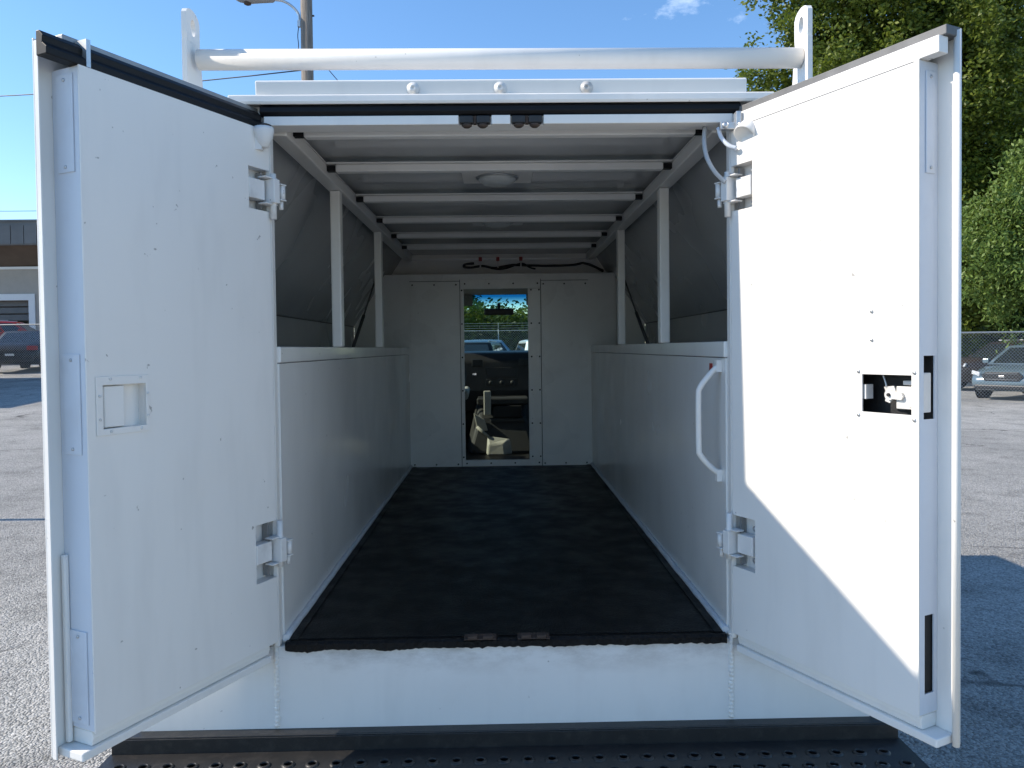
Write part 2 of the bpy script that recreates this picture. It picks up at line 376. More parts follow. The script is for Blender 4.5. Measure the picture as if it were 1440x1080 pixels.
for s in (-1, 1): MB().box(min(s*0.588, s*0.612), max(s*0.588, s*0.612), 0.006, YB-0.006, ZF+0.0125, ZF+0.0150).build('mat_border', M['liner_floor'], fl, 0.001)
MB().box(-0.587, 0.587, 0.012, 0.030, ZF+0.0125, ZF+0.0148).build('mat_border', M['liner_floor'], fl, 0.001)
for s in (-1, 1):
    pts = []
    m_ = MB()
    for i in range(60):
        y = 0.01+i*(YB-0.02)/59; pts.append((s*(0.622+0.002*random.random()), y, ZF+0.016+0.003*random.random()))
    m_.tube(pts, 0.0105, 8); m_.build('caulk_bead', M['caulk'], fl)
for cx in (-0.075, 0.075):     # rusty striker plates in the sill
    m_ = MB().box(cx-0.045, cx+0.045, -0.022, 0.02, ZF+0.0125, ZF+0.016).box(cx-0.035, cx-0.008, -0.024, 0.0, ZF+0.016, ZF+0.024).box(cx+0.008, cx+0.035, -0.024, 0.0, ZF+0.016, ZF+0.024)
    m_.build('sill_striker', M['rust'], fl, 0.002)

# ---- lower rear panel with weld seams
rp = MB().box(-1.03, 1.03, 0.0, 0.02, 0.47, ZF-0.0025).build('rear_panel', M['sill'], van, 0.002)
for cx in (-0.647, 0.634):
    m_ = MB(); pts = []; rr = []
    for i in range(70):
        z = 0.495+i*(0.245)/69; pts.append((cx+0.0015*random.uniform(-1, 1), 0.0005, z)); rr.append(0.0048+0.0028*abs(math.sin(i*0.95))+0.0012*random.random())
    m_.tube(pts, rr, 8); m_.build('weld_bead', M['white'], rp)

# ---- bumper
DZ = 0.446
bp = MB().box(-1.09, 1.09, -0.036, 0.03, 0.472, 0.490).build('bumper', M['bumper'], van, 0.003)
MB().box(-1.09, 1.09, -0.041, -0.0375, DZ-0.05, 0.486).build('riser', M['bumper'], bp, 0.001)
holes = []; cent = []
for row in range(5):
    for i in range(-17, 18):
        cx = i*0.064+(0.032 if row % 2 else 0)-0.012; cy = -0.112-row*0.060
        if abs(cx) < 1.06: cent.append((cx, cy))
tp = MB(lambda u, n, z: (u, z, n))
us = [-1.09, 1.09]; ys = [-0.39, -0.042]
hs_ = [(cx-0.0115, cx+0.0115, cy-0.0115, cy+0.0115) for cx, cy in cent]
# strips of deck between the hole rows so each row is punched on its own
rows = sorted({h[2] for h in hs_})
ycut = [-0.40]+[-0.112-0.060*(r_+0.5) for r_ in range(4)][::-1]+[-0.042]
for a, b in zip(ycut[:-1], ycut[1:]):
    tp.slab([-1.09, 1.09], [a, b], [h for h in hs_ if a < h[2] and h[3] < b], DZ-0.005, DZ)
deck = tp.build('tread_plate', M['bumper'], bp)
MB().box(-1.09, 1.09, -0.405, -0.4005, DZ-0.06, DZ).build('front_flange', M['bumper'], bp, 0.001)
for sx in (-1, 1): MB().box(sx*1.0905 if sx > 0 else -1.0945, 1.0945 if sx > 0 else -1.0905, -0.405, -0.036, DZ-0.06, DZ).build('end_flange', M['bumper'], bp)
MB().box(-1.05, 1.05, -0.38, -0.05, DZ-0.085, DZ-0.075).build('under_plate', M['bumper'], bp)
rim0 = None
for k, (cx, cy) in enumerate(cent):
    if cy < -0.22 and k % 3: pass
    if rim0 is None:
        m_ = MB(); prof = [(0.0195, 0.0004), (0.0165, 0.0030), (0.0125, 0.0055), (0.0112, 0.0048), (0.0112, -0.004), (0.0185, -0.004)]
        seg = 14; vs = [(r_*math.cos(2*math.pi*q/seg), r_*math.sin(2*math.pi*q/seg), h) for r_, h in prof for q in range(seg)]
        n_ = len(prof); m_.add(vs, [(i*seg+q, i*seg+(q+1) % seg, ((i+1) % n_)*seg+(q+1) % seg, ((i+1) % n_)*seg+q) for i in range(n_) for q in range(seg)], True)
        rim0 = m_.build('grip_rim', M['bumper'], bp); rim0.location = (cx, cy, DZ)
    else: dup(rim0, bp, (cx, cy, DZ))

# ---- side walls, compartments
for s in (-1, 1):
    wall = MB().box(min(s*0.628, s*0.645), max(s*0.628, s*0.645), 0.020, YB+0.02, ZF, 1.514).build('side_wall', M['inner'], van)
    sill = MB().box(min(s*0.624, s*0.650), max(s*0.624, s*0.650), 0.020, YB-0.001, 1.5165, 1.562).build('sill_rail', M['inner'], wall, 0.003)
    for py in (0.82, 1.85):
        MB().box(min(s*0.608, s*0.646), max(s*0.608, s*0.646), py-0.025, py+0.025, 1.5625, 2.156).build('post', M['frame'], wall, 0.005)
    MB().box(min(s*0.633, s*0.648), max(s*0.633, s*0.648), -0.012, 0.0195, ZF+0.001, 2.163).build('door_jamb', M['white'], wall, 0.003)
    # outer skin of the tool compartments
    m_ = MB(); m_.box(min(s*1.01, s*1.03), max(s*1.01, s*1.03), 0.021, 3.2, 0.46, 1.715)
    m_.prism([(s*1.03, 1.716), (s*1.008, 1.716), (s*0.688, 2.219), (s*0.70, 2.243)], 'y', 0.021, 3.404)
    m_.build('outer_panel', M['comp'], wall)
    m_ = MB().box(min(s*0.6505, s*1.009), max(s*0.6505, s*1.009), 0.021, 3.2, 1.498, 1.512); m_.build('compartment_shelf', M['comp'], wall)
    # panel fold and door-frame ribs seen through the bays
    m_ = MB().box(min(s*1.0065, s*1.0095), max(s*1.0065, s*1.0095), 0.03, 3.19, 1.7075, 1.7125); m_.build('fold_seam', M['seam'], wall)
    MB().tube([(s*0.76, 1.76, 1.53), (s*0.76, 2.15, 1.74)], 0.009, 10).tube([(s*0.76, 2.15, 1.74), (s*0.76, 2.55, 1.965)], 0.005, 8).build('gas_strut', M['seam'], wall)
    # rear body face beside the opening
    m_ = MB().prism([(s*0.6485, ZF), (s*1.03, ZF), (s*1.03, 1.715), (s*0.70, 2.222), (s*0.6485, 2.222)], 'y', 0.0, 0.02)
    m_.build('rear_corner_panel', M['white'], wall)
    if s > 0:
        pts = smoothpath([(0.628, 0.062, 1.492), (0.612, 0.062, 1.484), (0.585, 0.062, 1.455), (0.566, 0.062, 1.428), (0.562, 0.062, 1.40), (0.562, 0.062, 1.26), (0.566, 0.062, 1.235), (0.590, 0.062, 1.205), (0.612, 0.062, 1.186), (0.628, 0.062, 1.176)], 4)
        gh = MB().tube(pts, 0.0085, 12).box(0.612, 0.6275, 0.052, 0.074, 1.474, 1.508).box(0.612, 0.6275, 0.052, 0.074, 1.158, 1.192).build('grab_handle', M['white'], wall)
        MB().box(0.6262, 0.6278, 0.150, 0.180, 1.473, 1.497).build('sticker', M['red'], wall)
        MB().box(0.6262, 0.6278, 0.150, 0.180, 1.462, 1.4725).build('sticker', M['white'], wall)

# ---- roof
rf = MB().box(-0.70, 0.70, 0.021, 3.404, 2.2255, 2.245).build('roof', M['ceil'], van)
for s in (-1, 1):
    m_ = MB().box(min(s*0.604, s*0.655), max(s*0.604, s*0.655), 0.052, YB+0.04, 2.1575, 2.198); m_.build('side_rail', M['frame'], rf, 0.004)
    m_ = MB().prism([(s*0.604, 2.199), (s*0.604, 2.2035), (s*0.66, 2.2035), (s*0.66, 2.199)], 'y', 0.06, YB+0.04); m_.build('rail_flange', M['frame'], rf)
bows = (0.13, 0.57, 1.12, 1.66, 2.18, 2.66)
for y in bows:
    m_ = MB(lambda u, n, z: (u, n, z)); m_.box(-0.572, 0.572, y-0.018, y+0.018, 2.170, 2.196)
    b_ = m_.build('roof_bow', M['frame'], rf, 0.004)
    for s in (-1, 1):
        MB().box(min(s*0.5735, s*0.603), max(s*0.5735, s*0.603), y-0.013, y+0.013, 2.174, 2.192).build('bow_end', M['rubber'], b_)
    MB().box(-0.60, 0.60, y-0.028, y+0.028, 2.1965, 2.2005).build('bow_flange', M['frame'], b_)
for cy in (0.86, 1.92):
    dl = MB().box(-0.145, 0.125, cy-0.11, cy+0.11, 2.214, 2.2245).build('dome_light', M['white'], rf, 0.002)
    MB().lathe([(0.075, 0.0), (0.072, -0.012), (0.058, -0.024), (0.03, -0.031), (0.004, -0.032)], (-0.01, cy, 2.2135), 'z', 26).build('lens', M['lampglass'], dl)
    MB().lathe([(0.083, 0.0), (0.083, -0.006), (0.0765, -0.006), (0.0765, 0.0)], (-0.01, cy, 2.2138), 'z', 26).build('bezel', M['steel'], dl)

# ---- header over the opening
hd = MB().box(-0.648, 0.648, -0.002, 0.05, 2.1655, 2.224).build('rear_header', M['frame'], van, 0.002)
m_ = MB().prism([(-0.018, 2.246), (-0.022, 2.284), (-0.016, 2.289), (0.20, 2.289), (0.20, 2.246)], 'x', -0.668, 0.680); cap = m_.build('roof_cap', M['white'], hd, 0.003)
for cx in (-0.238, 0.000, 0.237):
    MB().lathe([(0.0185, -0.0005), (0.0175, -0.0025), (0.0105, -0.003), (0.0100, -0.008), (0.007, -0.0095), (0.004, -0.0095), (0.0035, -0.006)], (cx, -0.0195, 2.263), 'y', 16).build('bolt', M['hinge'], hd)
m_ = MB().prism([(-0.033, 2.219), (-0.036, 2.226), (-0.034, 2.2425), (-0.029, 2.2455), (0.10, 2.2455), (0.10, 2.2262), (-0.0285, 2.2262), (-0.0285, 2.219)], 'x', -0.738, 0.752); m_.build('drip_rail', M['white'], hd, 0.002)
m_ = MB().prism([(-0.004, 2.1905), (-0.020, 2.192), (-0.028, 2.200), (-0.026, 2.214), (-0.014, 2.2245), (-0.004, 2.2255)], 'x', -0.656, 0.662); m_.build('weather_seal', M['rubber'], hd, 0.002)
for x0, x1 in ((-0.646, -0.115), (-0.025, 0.027), (0.118, 0.640)):
    MB().box(x0, x1, -0.0225, -0.0025, 2.1645, 2.1895).build('header_strip', M['white'], hd, 0.002)
for x0 in (-0.113, 0.030):
    for dx in (0.020, 0.064):
        MB().lathe([(0.014, 0.0), (0.0145, -0.004), (0.008, -0.009), (0.003, -0.009)], (x0+dx, -0.012, 2.1665), 'z', 12).build('latch_pin', M['rust'], hd)
    for a in (0.0, 0.046):
        MB().box(x0+a+0.001, x0+a+0.038, -0.024, -0.0028, 2.1675, 2.1885).build('latch_striker', M['plasticblack'], hd, 0.003)
    MB().box(x0+0.0385, x0+0.0465, -0.018, -0.0028, 2.1675, 2.1885).build('latch_spacer', M['rust'], hd)

# ---- ladder rack
rk = MB().tube([(-0.872, 0.12, 2.396), (0.884, 0.12, 2.392)], 0.0292, 24).build('ladder_rack', M['white'], van)
for s in (-1, 1):
    x = s*0.893
    prof = [(-0.034, 2.02), (-0.034, 2.44)]+[(0.034*math.cos(a), 2.515+0.022*math.sin(a)) for a in np.linspace(math.pi, 0, 9)]+[(0.034, 2.44), (0.060, 2.24), (0.060, 2.02)]
    prof = [(y*1.45+0.12, z) for y, z in prof]
    # plate with an oval slot near its top: two halves around the slot
    m_ = MB(); hy, hz, ry, rz = 0.12, 2.487, 0.018, 0.024; ring = []
    for i in range(24):
        a = 2*math.pi*i/24; ring.append((hy+ry*math.cos(a), hz+rz*math.sin(a)))
    outer = []
    for i in range(24):
        a = 2*math.pi*i/24; d = Vector((math.cos(a), math.sin(a))); best = None
        for p, q in zip(prof, prof[1:]+prof[:1]):
            P0, Q0 = Vector(p)-Vector((hy, hz)), Vector(q)-Vector((hy, hz)); e = Q0-P0; den = d.x*e.y-d.y*e.x
            if abs(den) < 1e-9: continue
            t = (P0.x*e.y-P0.y*e.x)/den; u_ = (P0.x*d.y-P0.y*d.x)/den
            if t > 0 and -1e-6 <= u_ <= 1+1e-6 and (best is None or t < best): best = t
        outer.append((hy+d.x*best, hz+d.y*best))
    # clip the lower part of the fan at z = 2.44 and add the leg below as a prism
    outer = [(y, max(z, 2.44)) if z > 2.44 else (hy+(y-hy)*((hz-2.44)/(hz-z)), 2.44) for y, z in outer]
    x0, x1 = x-0.007, x+0.007; n = 24
    V_ = [(xx, p[0], p[1]) for xx in (x0, x1) for L_ in (ring, outer) for p in L_]
    I = lambda k, l, i: k*2*n+l*n+i % n
    F_ = []
    for i in range(n):
        F_ += [(I(0,0,i), I(0,0,i+1), I(0,1,i+1), I(0,1,i)), (I(1,0,i), I(1,1,i), I(1,1,i+1), I(1,0,i+1)), (I(0,0,i), I(1,0,i), I(1,0,i+1), I(0,0,i+1)), (I(0,1,i), I(0,1,i+1), I(1,1,i+1), I(1,1,i))]
    m_.add(V_, F_)
    m_.prism([(0.0708, 2.4395), (0.1692, 2.4395), (0.205, 2.23), (0.205, 1.99), (0.0708, 1.99)], 'x', x0, x1)
    up_ = m_.build('rack_upright', M['white'], rk)
    MB().box(min(s*0.90, s*0.93), max(s*0.90, s*0.93), 0.10, 3.1, 2.03, 2.06).build('rack_side_rail', M['white'], rk, 0.004)
    MB().tube([(x, 1.55, 2.0), (x, 1.55, 2.40)], 0.024, 14).tube([(x, 2.95, 2.0), (x, 2.95, 2.40)], 0.024, 14).build('rack_upright', M['white'], rk)
for y in (1.55, 2.95): MB().tube([(-0.88, y, 2.30), (0.88, y, 2.30)], 0.028, 18).build('rack_crossbar', M['white'], rk)

# ---- rear doors.  u: along the door from the hinge, n: towards the inside face, z: up
CA, SA = 0.436, 0.900
def door(s):
    T = lambda u, n, z: (s*(W+CA*u)-s*SA*n, -0.02-SA*u-CA*n, z)
    t = 0.085 if s < 0 else 0.062
    fl_len = 0.038 if s < 0 else 0.050
    Lb = 0.556 if s < 0 else 0.562
    zb, zt = 0.744, 2.150
    skin = MB(T).box(-0.004, Lb+fl_len, -t-0.005, -t-0.0005, 0.692, 2.206).build('rear_door', M['white'], van, 0.0015)
    tag(skin, 'left rear door, shaded, with recessed paddle handle and black top seal' if s < 0 else 'right rear door, sunlit, with open latch window')
    if s < 0:
        hp = [(0.001, 0.077, 1.930, 2.042), (0.001, 0.077, 0.925, 1.083)]
        hol = hp+[(0.413, 0.521, 1.387, 1.481)]
    else:
        hp = [(0.001, 0.080, 1.920, 2.044), (0.001, 0.084, 0.934, 1.078)]
        hol = hp+[(0.421, 0.545, 1.395, 1.481)]
    MB(T).slab([0.0, Lb], [zb, zt], [(-0.001, h[1], h[2], h[3]) for h in hp]+hol[2:], -0.0035, 0.0).build('inner_panel', M['white'], skin)
    zc = (1.985 if s < 0 else 1.980, 1.003)
    # box sides
    MB(T).box(0.003, Lb-0.003, -t, -0.004, zb, zb+0.003).box(0.003, Lb-0.003, -t, -0.004, zt-0.003, zt).build('box_edge', M['white'], skin)
    zz = [zb+0.0035]+[q for h in sorted(hp, key=lambda h: h[2]) for q in (h[2], h[3])]+[zt-0.0035]
    m_ = MB(T)
    for a, b in zip(zz[::2], zz[1::2]): m_.box(0.001, 0.0045, -t, -0.004, a, b)
    m_.build('hinge_edge', M['white'], skin)
    side_holes = [] if s < 0 else [(-0.052, -0.016, 1.386, 1.523), (-0.050, -0.020, 0.790, 0.962)]
    MB(lambda u, n, z: T(Lb-0.003+n, u, z)).slab([-t, -0.004], [zb+0.0035, zt-0.0035], side_holes, 0.0, 0.003).build('free_edge', M['plate'], skin)
    # outer flange bead, bottom and top lips
    e = Lb+fl_len
    if s > 0:
        MB(T).tube([(e-0.003, -t+0.006, 0.690), (e-0.003, -t+0.006, 2.20)], 0.0075, 10).build('edge_bead', M['white'], skin)
        MB(T).box(0.004, e-0.012, -t, -0.006, 0.6925, 0.7115).build('bottom_lip', M['white'], skin, 0.003)
        MB(T).prism([(-t, 0.7125), (-t, 0.7435), (-0.014, 0.7435), (-0.011, 0.730), (-0.016, 0.7125)], 'x', 0.004, Lb-0.002).build('bottom_rail', M['frame'], skin, 0.002)
        MB(T).box(0.0, e-0.008, -0.034, -0.004, zt+0.0005, 2.186).build('top_strip', M['white'], skin, 0.002)
        MB(T).box(-0.004, e, -t-0.0001, -0.016, 2.1865, 2.207).build('top_lip', M['lip'], skin, 0.002)
    else:
        MB(T).box(e-0.003, e, -t, -t+0.012, 0.69, 2.20).build('edge_bead', M['white'], skin)
        MB(T).box(Lb+0.001, Lb+0.012, -t+0.004, -t+0.016, 0.715, 1.12).build('edge_strip', M['white'], skin, 0.003)
        MB(T).box(0.02, e-0.012, -t, -0.006, 0.6925, 0.7115).build('bottom_lip', M['white'], skin, 0.003)
        MB(T).prism([(-t, 0.7125), (-t, 0.7435), (-0.014, 0.7435), (-0.011, 0.730), (-0.016, 0.7125)], 'x', 0.02, Lb-0.002).build('bottom_rail', M['frame'], skin, 0.002)
        sl_ = MB(T).prism([(-0.036, zt+0.001), (-0.004, zt+0.001), (-0.003, zt+0.016), (-0.016, zt+0.026), (-0.014, zt+0.040), (-0.026, zt+0.052), (-0.036, zt+0.052)], 'x', 0.008, e+0.028).build('weather_seal', M['rubber'], skin, 0.002)
        MB(T).box(-0.002, e-0.03, -t, -0.0365, zt+0.040, 2.2165).build('top_lip', M['alum'], skin, 0.002)
        MB(T).box(Lb-0.030, Lb-0.020, -0.06, -0.002, zt+0.002, 2.210).build('seal_clip', M['steel'], skin)
    # cover plates on the free edge
    for z0, z1 in (((1.930, 2.135), (1.335, 1.548), (0.758, 0.958)) if s < 0 else ((1.912, 2.128),)):
        n0, n1 = (-0.070, -0.018) if s < 0 else (-0.050, -0.020)
        cp = MB(lambda u, n, z: T(Lb+0.0002+n, u, z)).box(n0, n1, 0.0, 0.0028, z0, z1).build('cover_plate', M['plate'], skin, 0.0012)
        for zq in (z0+0.012, z1-0.012):
            MB(lambda u, n, z: T(Lb+0.003+n, u, z)).lathe([(0.004, 0.0), (0.0035, 0.002), (0.001, 0.0026)], ((n0+n1)/2, 0, zq), 'y', 10).build('screw', M['steel'], cp)
    # hinge pockets and hinges
    for (a, b, c, d), z in zip(hp, zc):
        dp = 0.034
        MB(T).box(a+0.004, b+0.002, -dp-0.002, -dp, c-0.002, d+0.002).box(b, b+0.002, -dp, -0.004, c-0.002, d+0.002).box(a+0.004, b, -dp, -0.004, d, d+0.002).box(a+0.004, b, -dp, -0.004, c-0.002, c).build('hinge_pocket', M['hinge'], skin)
        h = MB(T); hh = 0.0265
        h.box(0.020, 0.0765, -0.026, 0.003, z-hh, z+hh)                      # leaf block on the door
        h.box(-0.012, 0.011, -0.012, 0.027, z-hh-0.006, z+hh+0.006)           # knuckle
        h.box(-0.014, 0.034, -0.010, 0.018, z+hh+0.007, z+hh+0.011).box(-0.014, 0.034, -0.010, 0.018, z-hh-0.011, z-hh-0.007)
        h.box(-0.036, -0.013, 0.004, 0.030, z+0.019, z+0.023).box(-0.036, -0.013, 0.004, 0.030, z-0.023, z-0.019)
        ho = h.build('hinge', M['hinge'], skin, 0.0022)
        MB(T).tube([(-0.002, 0.012, z-0.075 if z > 1.5 else z-0.048), (-0.002, 0.012, z+0.048 if z > 1.5 else z+0.080)], 0.0085, 12).tube([(-0.028, 0.020, z-0.0185), (-0.028, 0.020, z+0.0185)], 0.0088, 12).tube([(-0.026, 0.018, z-0.046), (-0.026, 0.018, z-0.024)], 0.006, 10).build('hinge_pin', M['hinge'], skin)
        MB(T).box(0.012, 0.019, -0.030, -0.014, c+0.006, d-0.006).build('hinge_gap', M['alum'], skin)
        MB(T).lathe([(0.008, -0.006), (0.008, 0.004), (0.004, 0.007)], (0.060, -0.026, z+0.044), 'y', 8).lathe([(0.008, -0.006), (0.008, 0.004), (0.004, 0.007)], (0.060, -0.026, z-0.044), 'y', 8).build('hinge_bolt', M['steel'], skin)
    if s < 0:     # paddle handle tray
        x0, x1, z0, z1 = 0.404, 0.537, 1.373, 1.500
        m_ = MB(T).slab([x0, x1], [z0, z1], [(0.413, 0.521, 1.387, 1.481)], 0.0005, 0.0032); ph = m_.build('handle_tray', M['white'], skin, 0.001)
        MB(T).box(0.411, 0.523, -0.024, -0.022, 1.385, 1.483).box(0.411, 0.413, -0.022, -0.004, 1.385, 1.483).box(0.521, 0.523, -0.022, -0.004, 1.385, 1.483).box(0.413, 0.521, -0.022, -0.004, 1.481, 1.483).box(0.413, 0.521, -0.022, -0.004, 1.385, 1.387).build('handle_recess', M['white'], skin)
        MB(T).prism([(0.462, -0.012), (0.466, -0.001), (0.513, -0.002), (0.518, -0.010), (0.518, -0.016), (0.462, -0.018)], 'z', 1.3895, 1.4785).build('paddle', M['white'], skin, 0.002)
        for u_, z_ in ((0.427, 1.494), (0.503, 1.494), (0.427, 1.380), (0.503, 1.380), (0.4085, 1.458), (0.4085, 1.408), (0.529, 1.458), (0.529, 1.408)):
            MB(T).lathe([(0.0036, 0.0), (0.003, 0.0016), (0.001, 0.002)], (u_, 0.0032, z_), 'y', 8).build('screw', M['hinge'], skin)
    else:         # open latch window with the mechanism inside
        MB(T).box(0.36, 0.555, -0.058, -0.056, 1.34, 1.54).build('latch_backing', M['plasticblack'], skin)
        MB(T).box(0.486, 0.556, -0.050, -0.030, 1.404, 1.455).box(0.505, 0.552, -0.046, -0.026, 1.458, 1.468).box(0.520, 0.548, -0.030, -0.020, 1.41, 1.443).build('latch_case', M['hinge'], skin, 0.002)
        m_ = MB(T); cz, cu = 1.435, 0.474
        pr = [(cu+0.012*math.cos(a), cz+0.012*math.sin(a)) for a in np.linspace(R(50), R(310), 12)]+[(cu+0.030, cz-0.010), (cu+0.034, cz-0.003), (cu+0.030, cz+0.006)]
        m_.hexa([(p, -0.028, q) for p, q in pr], [(p, -0.022, q) for p, q in pr]); m_.build('latch_lever', M['hinge'], skin)
        m_ = MB(T); pr = [(0.455, 1.452), (0.480, 1.455), (0.484, 1.444), (0.476, 1.424), (0.470, 1.416), (0.458, 1.420), (0.462, 1.436)]
        m_.hexa([(p, -0.034, q) for p, q in pr], [(p, -0.030, q) for p, q in pr]); m_.build('latch_cam', M['hinge'], skin)
        MB(T).tube([(0.474, -0.034, 1.435), (0.474, -0.018, 1.435)], 0.004, 8).build('latch_pivot', M['plasticblack'], skin)
        MB(T).tube(smoothpath([(0.462, -0.03, 1.452), (0.458, -0.03, 1.466), (0.449, -0.03, 1.488), (0.445, -0.032, 1.50)], 4), 0.0022, 6).build('latch_rod', M['steel'], skin)
        MB(T).box(0.4205, 0.427, -0.030, -0.006, 1.424, 1.457).build('latch_tab', M['hinge'], skin)
        MB(T).box(0.545, Lb-0.004, -0.047, -0.022, 1.400, 1.486).build('latch_bolt_case', M['hinge'], skin, 0.002)
        for u_, z_ in ((0.412, 1.487), (0.552, 1.487), (0.412, 1.387), (0.552, 1.385)):
            MB(T).lathe([(0.0046, 0.0003), (0.004, 0.002), (0.001, 0.0026)], (u_, 0.0, z_), 'y', 10).build('screw', M['steel'], skin)
        for z_ in (1.623, 1.5585):
            MB(T).lathe([(0.0042, 0.0003), (0.0034, 0.003), (0.001, 0.0035)], (0.447, 0.0, z_), 'y', 10).build('screw', M['steel'], skin)
        MB(T).box(0.0, 0.55, 0.0002, 0.0009, 2.1462, 2.1474).build('panel_seam', M['seam'], skin)
        MB(T).box(0.53, Lb-0.006, -0.055, -0.030, 0.79, 0.96).build('rod_cavity', M['dark'], skin)
    return skin
door(-1); door(1)

# ---- corner fittings
m_ = MB().lathe([(0.026, 0.0), (0.027, -0.010), (0.022, -0.030), (0.012, -0.052), (0.008, -0.054)], (-0.636, -0.055, 2.150), 'z', 16)
m_.box(-0.672, -0.640, -0.066, -0.044, 2.090, 2.147)
cb = m_.build('corner_bracket', M['hinge'], van); MB().lathe([(0.018, 0.0), (0.016, 0.006), (0.006, 0.010)], (-0.632, -0.055, 2.1505), 'z', 12).build('rusty_bolt', M['rust'], cb)
wl = MB()
Rl = Matrix.Rotation(R(38), 4, 'Y') @ Matrix.Rotation(R(-20), 4, 'X')
prof = [(0.006, -0.030), (0.016, -0.029), (0.026, -0.012), (0.030, 0.012), (0.031, 0.020), (0.027, 0.0205), (0.024, 0.014), (0.002, 0.012)]
seg = 20; vs = []
for r_, h in prof:
    for k in range(seg):
        p = Rl @ Vector((r_*math.cos(2*math.pi*k/seg), r_*math.sin(2*math.pi*k/seg), -h)); vs.append((0.664+p.x, -0.075+p.y, 2.128+p.z))
wl.add(vs, [(i*seg+k, i*seg+(k+1) % seg, (i+1)*seg+(k+1) % seg, (i+1)*seg+k) for i in range(len(prof)-1) for k in range(seg)]+[tuple(range(seg)), tuple((len(prof)-1)*seg+k for k in range(seg))[::-1]], True)
wl = wl.build('work_lamp', M['white'], van); tag(wl, 'small white work lamp clamped at the top corner of the opening')
MB().box(0.600, 0.640, -0.045, -0.0235, 2.140, 2.160).box(0.638, 0.652, -0.060, -0.0235, 2.138, 2.185).tube([(0.645, -0.06, 2.15), (0.655, -0.07, 2.14)], 0.008, 8).build('lamp_bracket', M['steel'], wl, 0.002)
MB().lathe([(0.009, 0.0), (0.008, -0.006), (0.003, -0.007)], (0.612, -0.045, 2.150), 'y', 10).build('bracket_bolt', M['steel'], wl)
MB().tube(smoothpath([(0.574, 0.02, 2.163), (0.566, 0.0, 2.12), (0.568, -0.02, 2.07), (0.585, -0.03, 2.03), (0.606, -0.035, 2.005), (0.614, -0.038, 1.998)], 6), 0.0062, 10).build('cable_hose', M['comp'], van)
MB().tube(smoothpath([(0.600, -0.02, 2.150), (0.606, -0.03, 2.12), (0.622, -0.045, 2.095), (0.640, -0.055, 2.085)], 5), 0.006, 8).build('lamp_cable', M['plate'], wl)

# ---- bulkhead
DX0, DX1, DZ0, DZ1 = -0.249, 0.193, 0.777, 1.960
bk = MB().slab([-0.80, 0.80], [ZF-0.001, 2.062], [(DX0, DX1, DZ0, DZ1)], YB, YB+0.03).build('bulkhead', M['bulk'], van)
MB().box(-0.615, -0.276, YB-0.004, YB-0.0005, 0.735, 2.012).build('bulkhead_panel', M['bulk'], bk, 0.0015)
MB().box(0.284, 0.602, YB-0.004, YB-0.0005, 0.735, 2.012).build('bulkhead_panel', M['bulk'], bk, 0.0015)
MB().box(-0.272, 0.280, YB-0.0045, YB-0.0005, DZ1+0.002, 2.025).build('door_trim', M['bulk'], bk, 0.0015)
MB().box(DX1+0.002, 0.280, YB-0.0045, YB-0.0005, DZ0-0.0, DZ1-0.001).build('door_trim', M['bulk'], bk, 0.0015)
MB().box(-0.272, 0.280, YB-0.0045, YB-0.0005, 0.738, DZ0-0.002).build('door_trim', M['bulk'], bk, 0.0015)
for x in (-0.2740, 0.2820): MB().box(x-0.0018, x+0.0018, YB-0.0035, YB-0.0003, 0.735, 2.025).build('panel_seam', M['seam'], bk)
MB().box(-0.62, -0.276, YB-0.003, YB-0.0003, 2.0125, 2.0155).build('panel_seam', M['seam'], bk); MB().box(0.284, 0.61, YB-0.003, YB-0.0003, 2.0125, 2.0155).build('panel_seam', M['seam'], bk)
rv = MB()
for x in (-0.262, 0.27, 0.215):
    for z in np.linspace(0.80, 1.95, 6): rv.lathe([(0.006, 0), (0.0045, -0.003), (0.001, -0.004)], (x, YB-0.0047, float(z)), 'y', 7)
for x in np.linspace(-0.24, 0.26, 4):
    for z in (1.995, 0.757): rv.lathe([(0.006, 0), (0.0045, -0.003), (0.001, -0.004)], (float(x), YB-0.0047, z), 'y', 7)
for x in list(np.linspace(-0.60, -0.30, 3))+list(np.linspace(0.30, 0.59, 3)):
    for z in (1.99, 0.752): rv.lathe([(0.006, 0), (0.0045, -0.003), (0.001, -0.004)], (float(x), YB-0.0043, z), 'y', 7)
rv.build('rivets', M['rubber'], bk)['kind'] = 'stuff'
# front wall of the cargo box (above and beside the bulkhead), with the same opening
fwm = MB().slab([-1.009, 1.009], [0.47, 1.715], [(DX0-0.01, DX1+0.01, DZ0-0.02, 1.715)], 3.201, 3.216)
fwm.prism([(-1.009, 1.7155), (-0.26, 1.7155), (-0.26, 2.052), (-0.80, 2.052)], 'y', 3.201, 3.216)
fwm.prism([(1.009, 1.7155), (0.204, 1.7155), (0.204, 2.052), (0.80, 2.052)], 'y', 3.201, 3.216)
fwm.box(-0.2595, 0.2035, 3.201, 3.216, 1.975, 2.052)
fwm.prism([(-0.80, 2.0525), (0.80, 2.0525), (0.80, 2.0605), (-0.80, 2.0605)], 'y', YB+0.031, 3.42)
fwm.prism([(-0.81, 2.061), (0.81, 2.061), (0.70, 2.243), (-0.70, 2.243)], 'y', 3.405, 3.42)
ub = fwm.build('box_front_wall', M['frame'], van)
MB().box(-0.66, 0.66, 3.400, 3.4045, 2.188, 2.192).build('wall_seam', M['steel'], ub)
cb_ = MB()
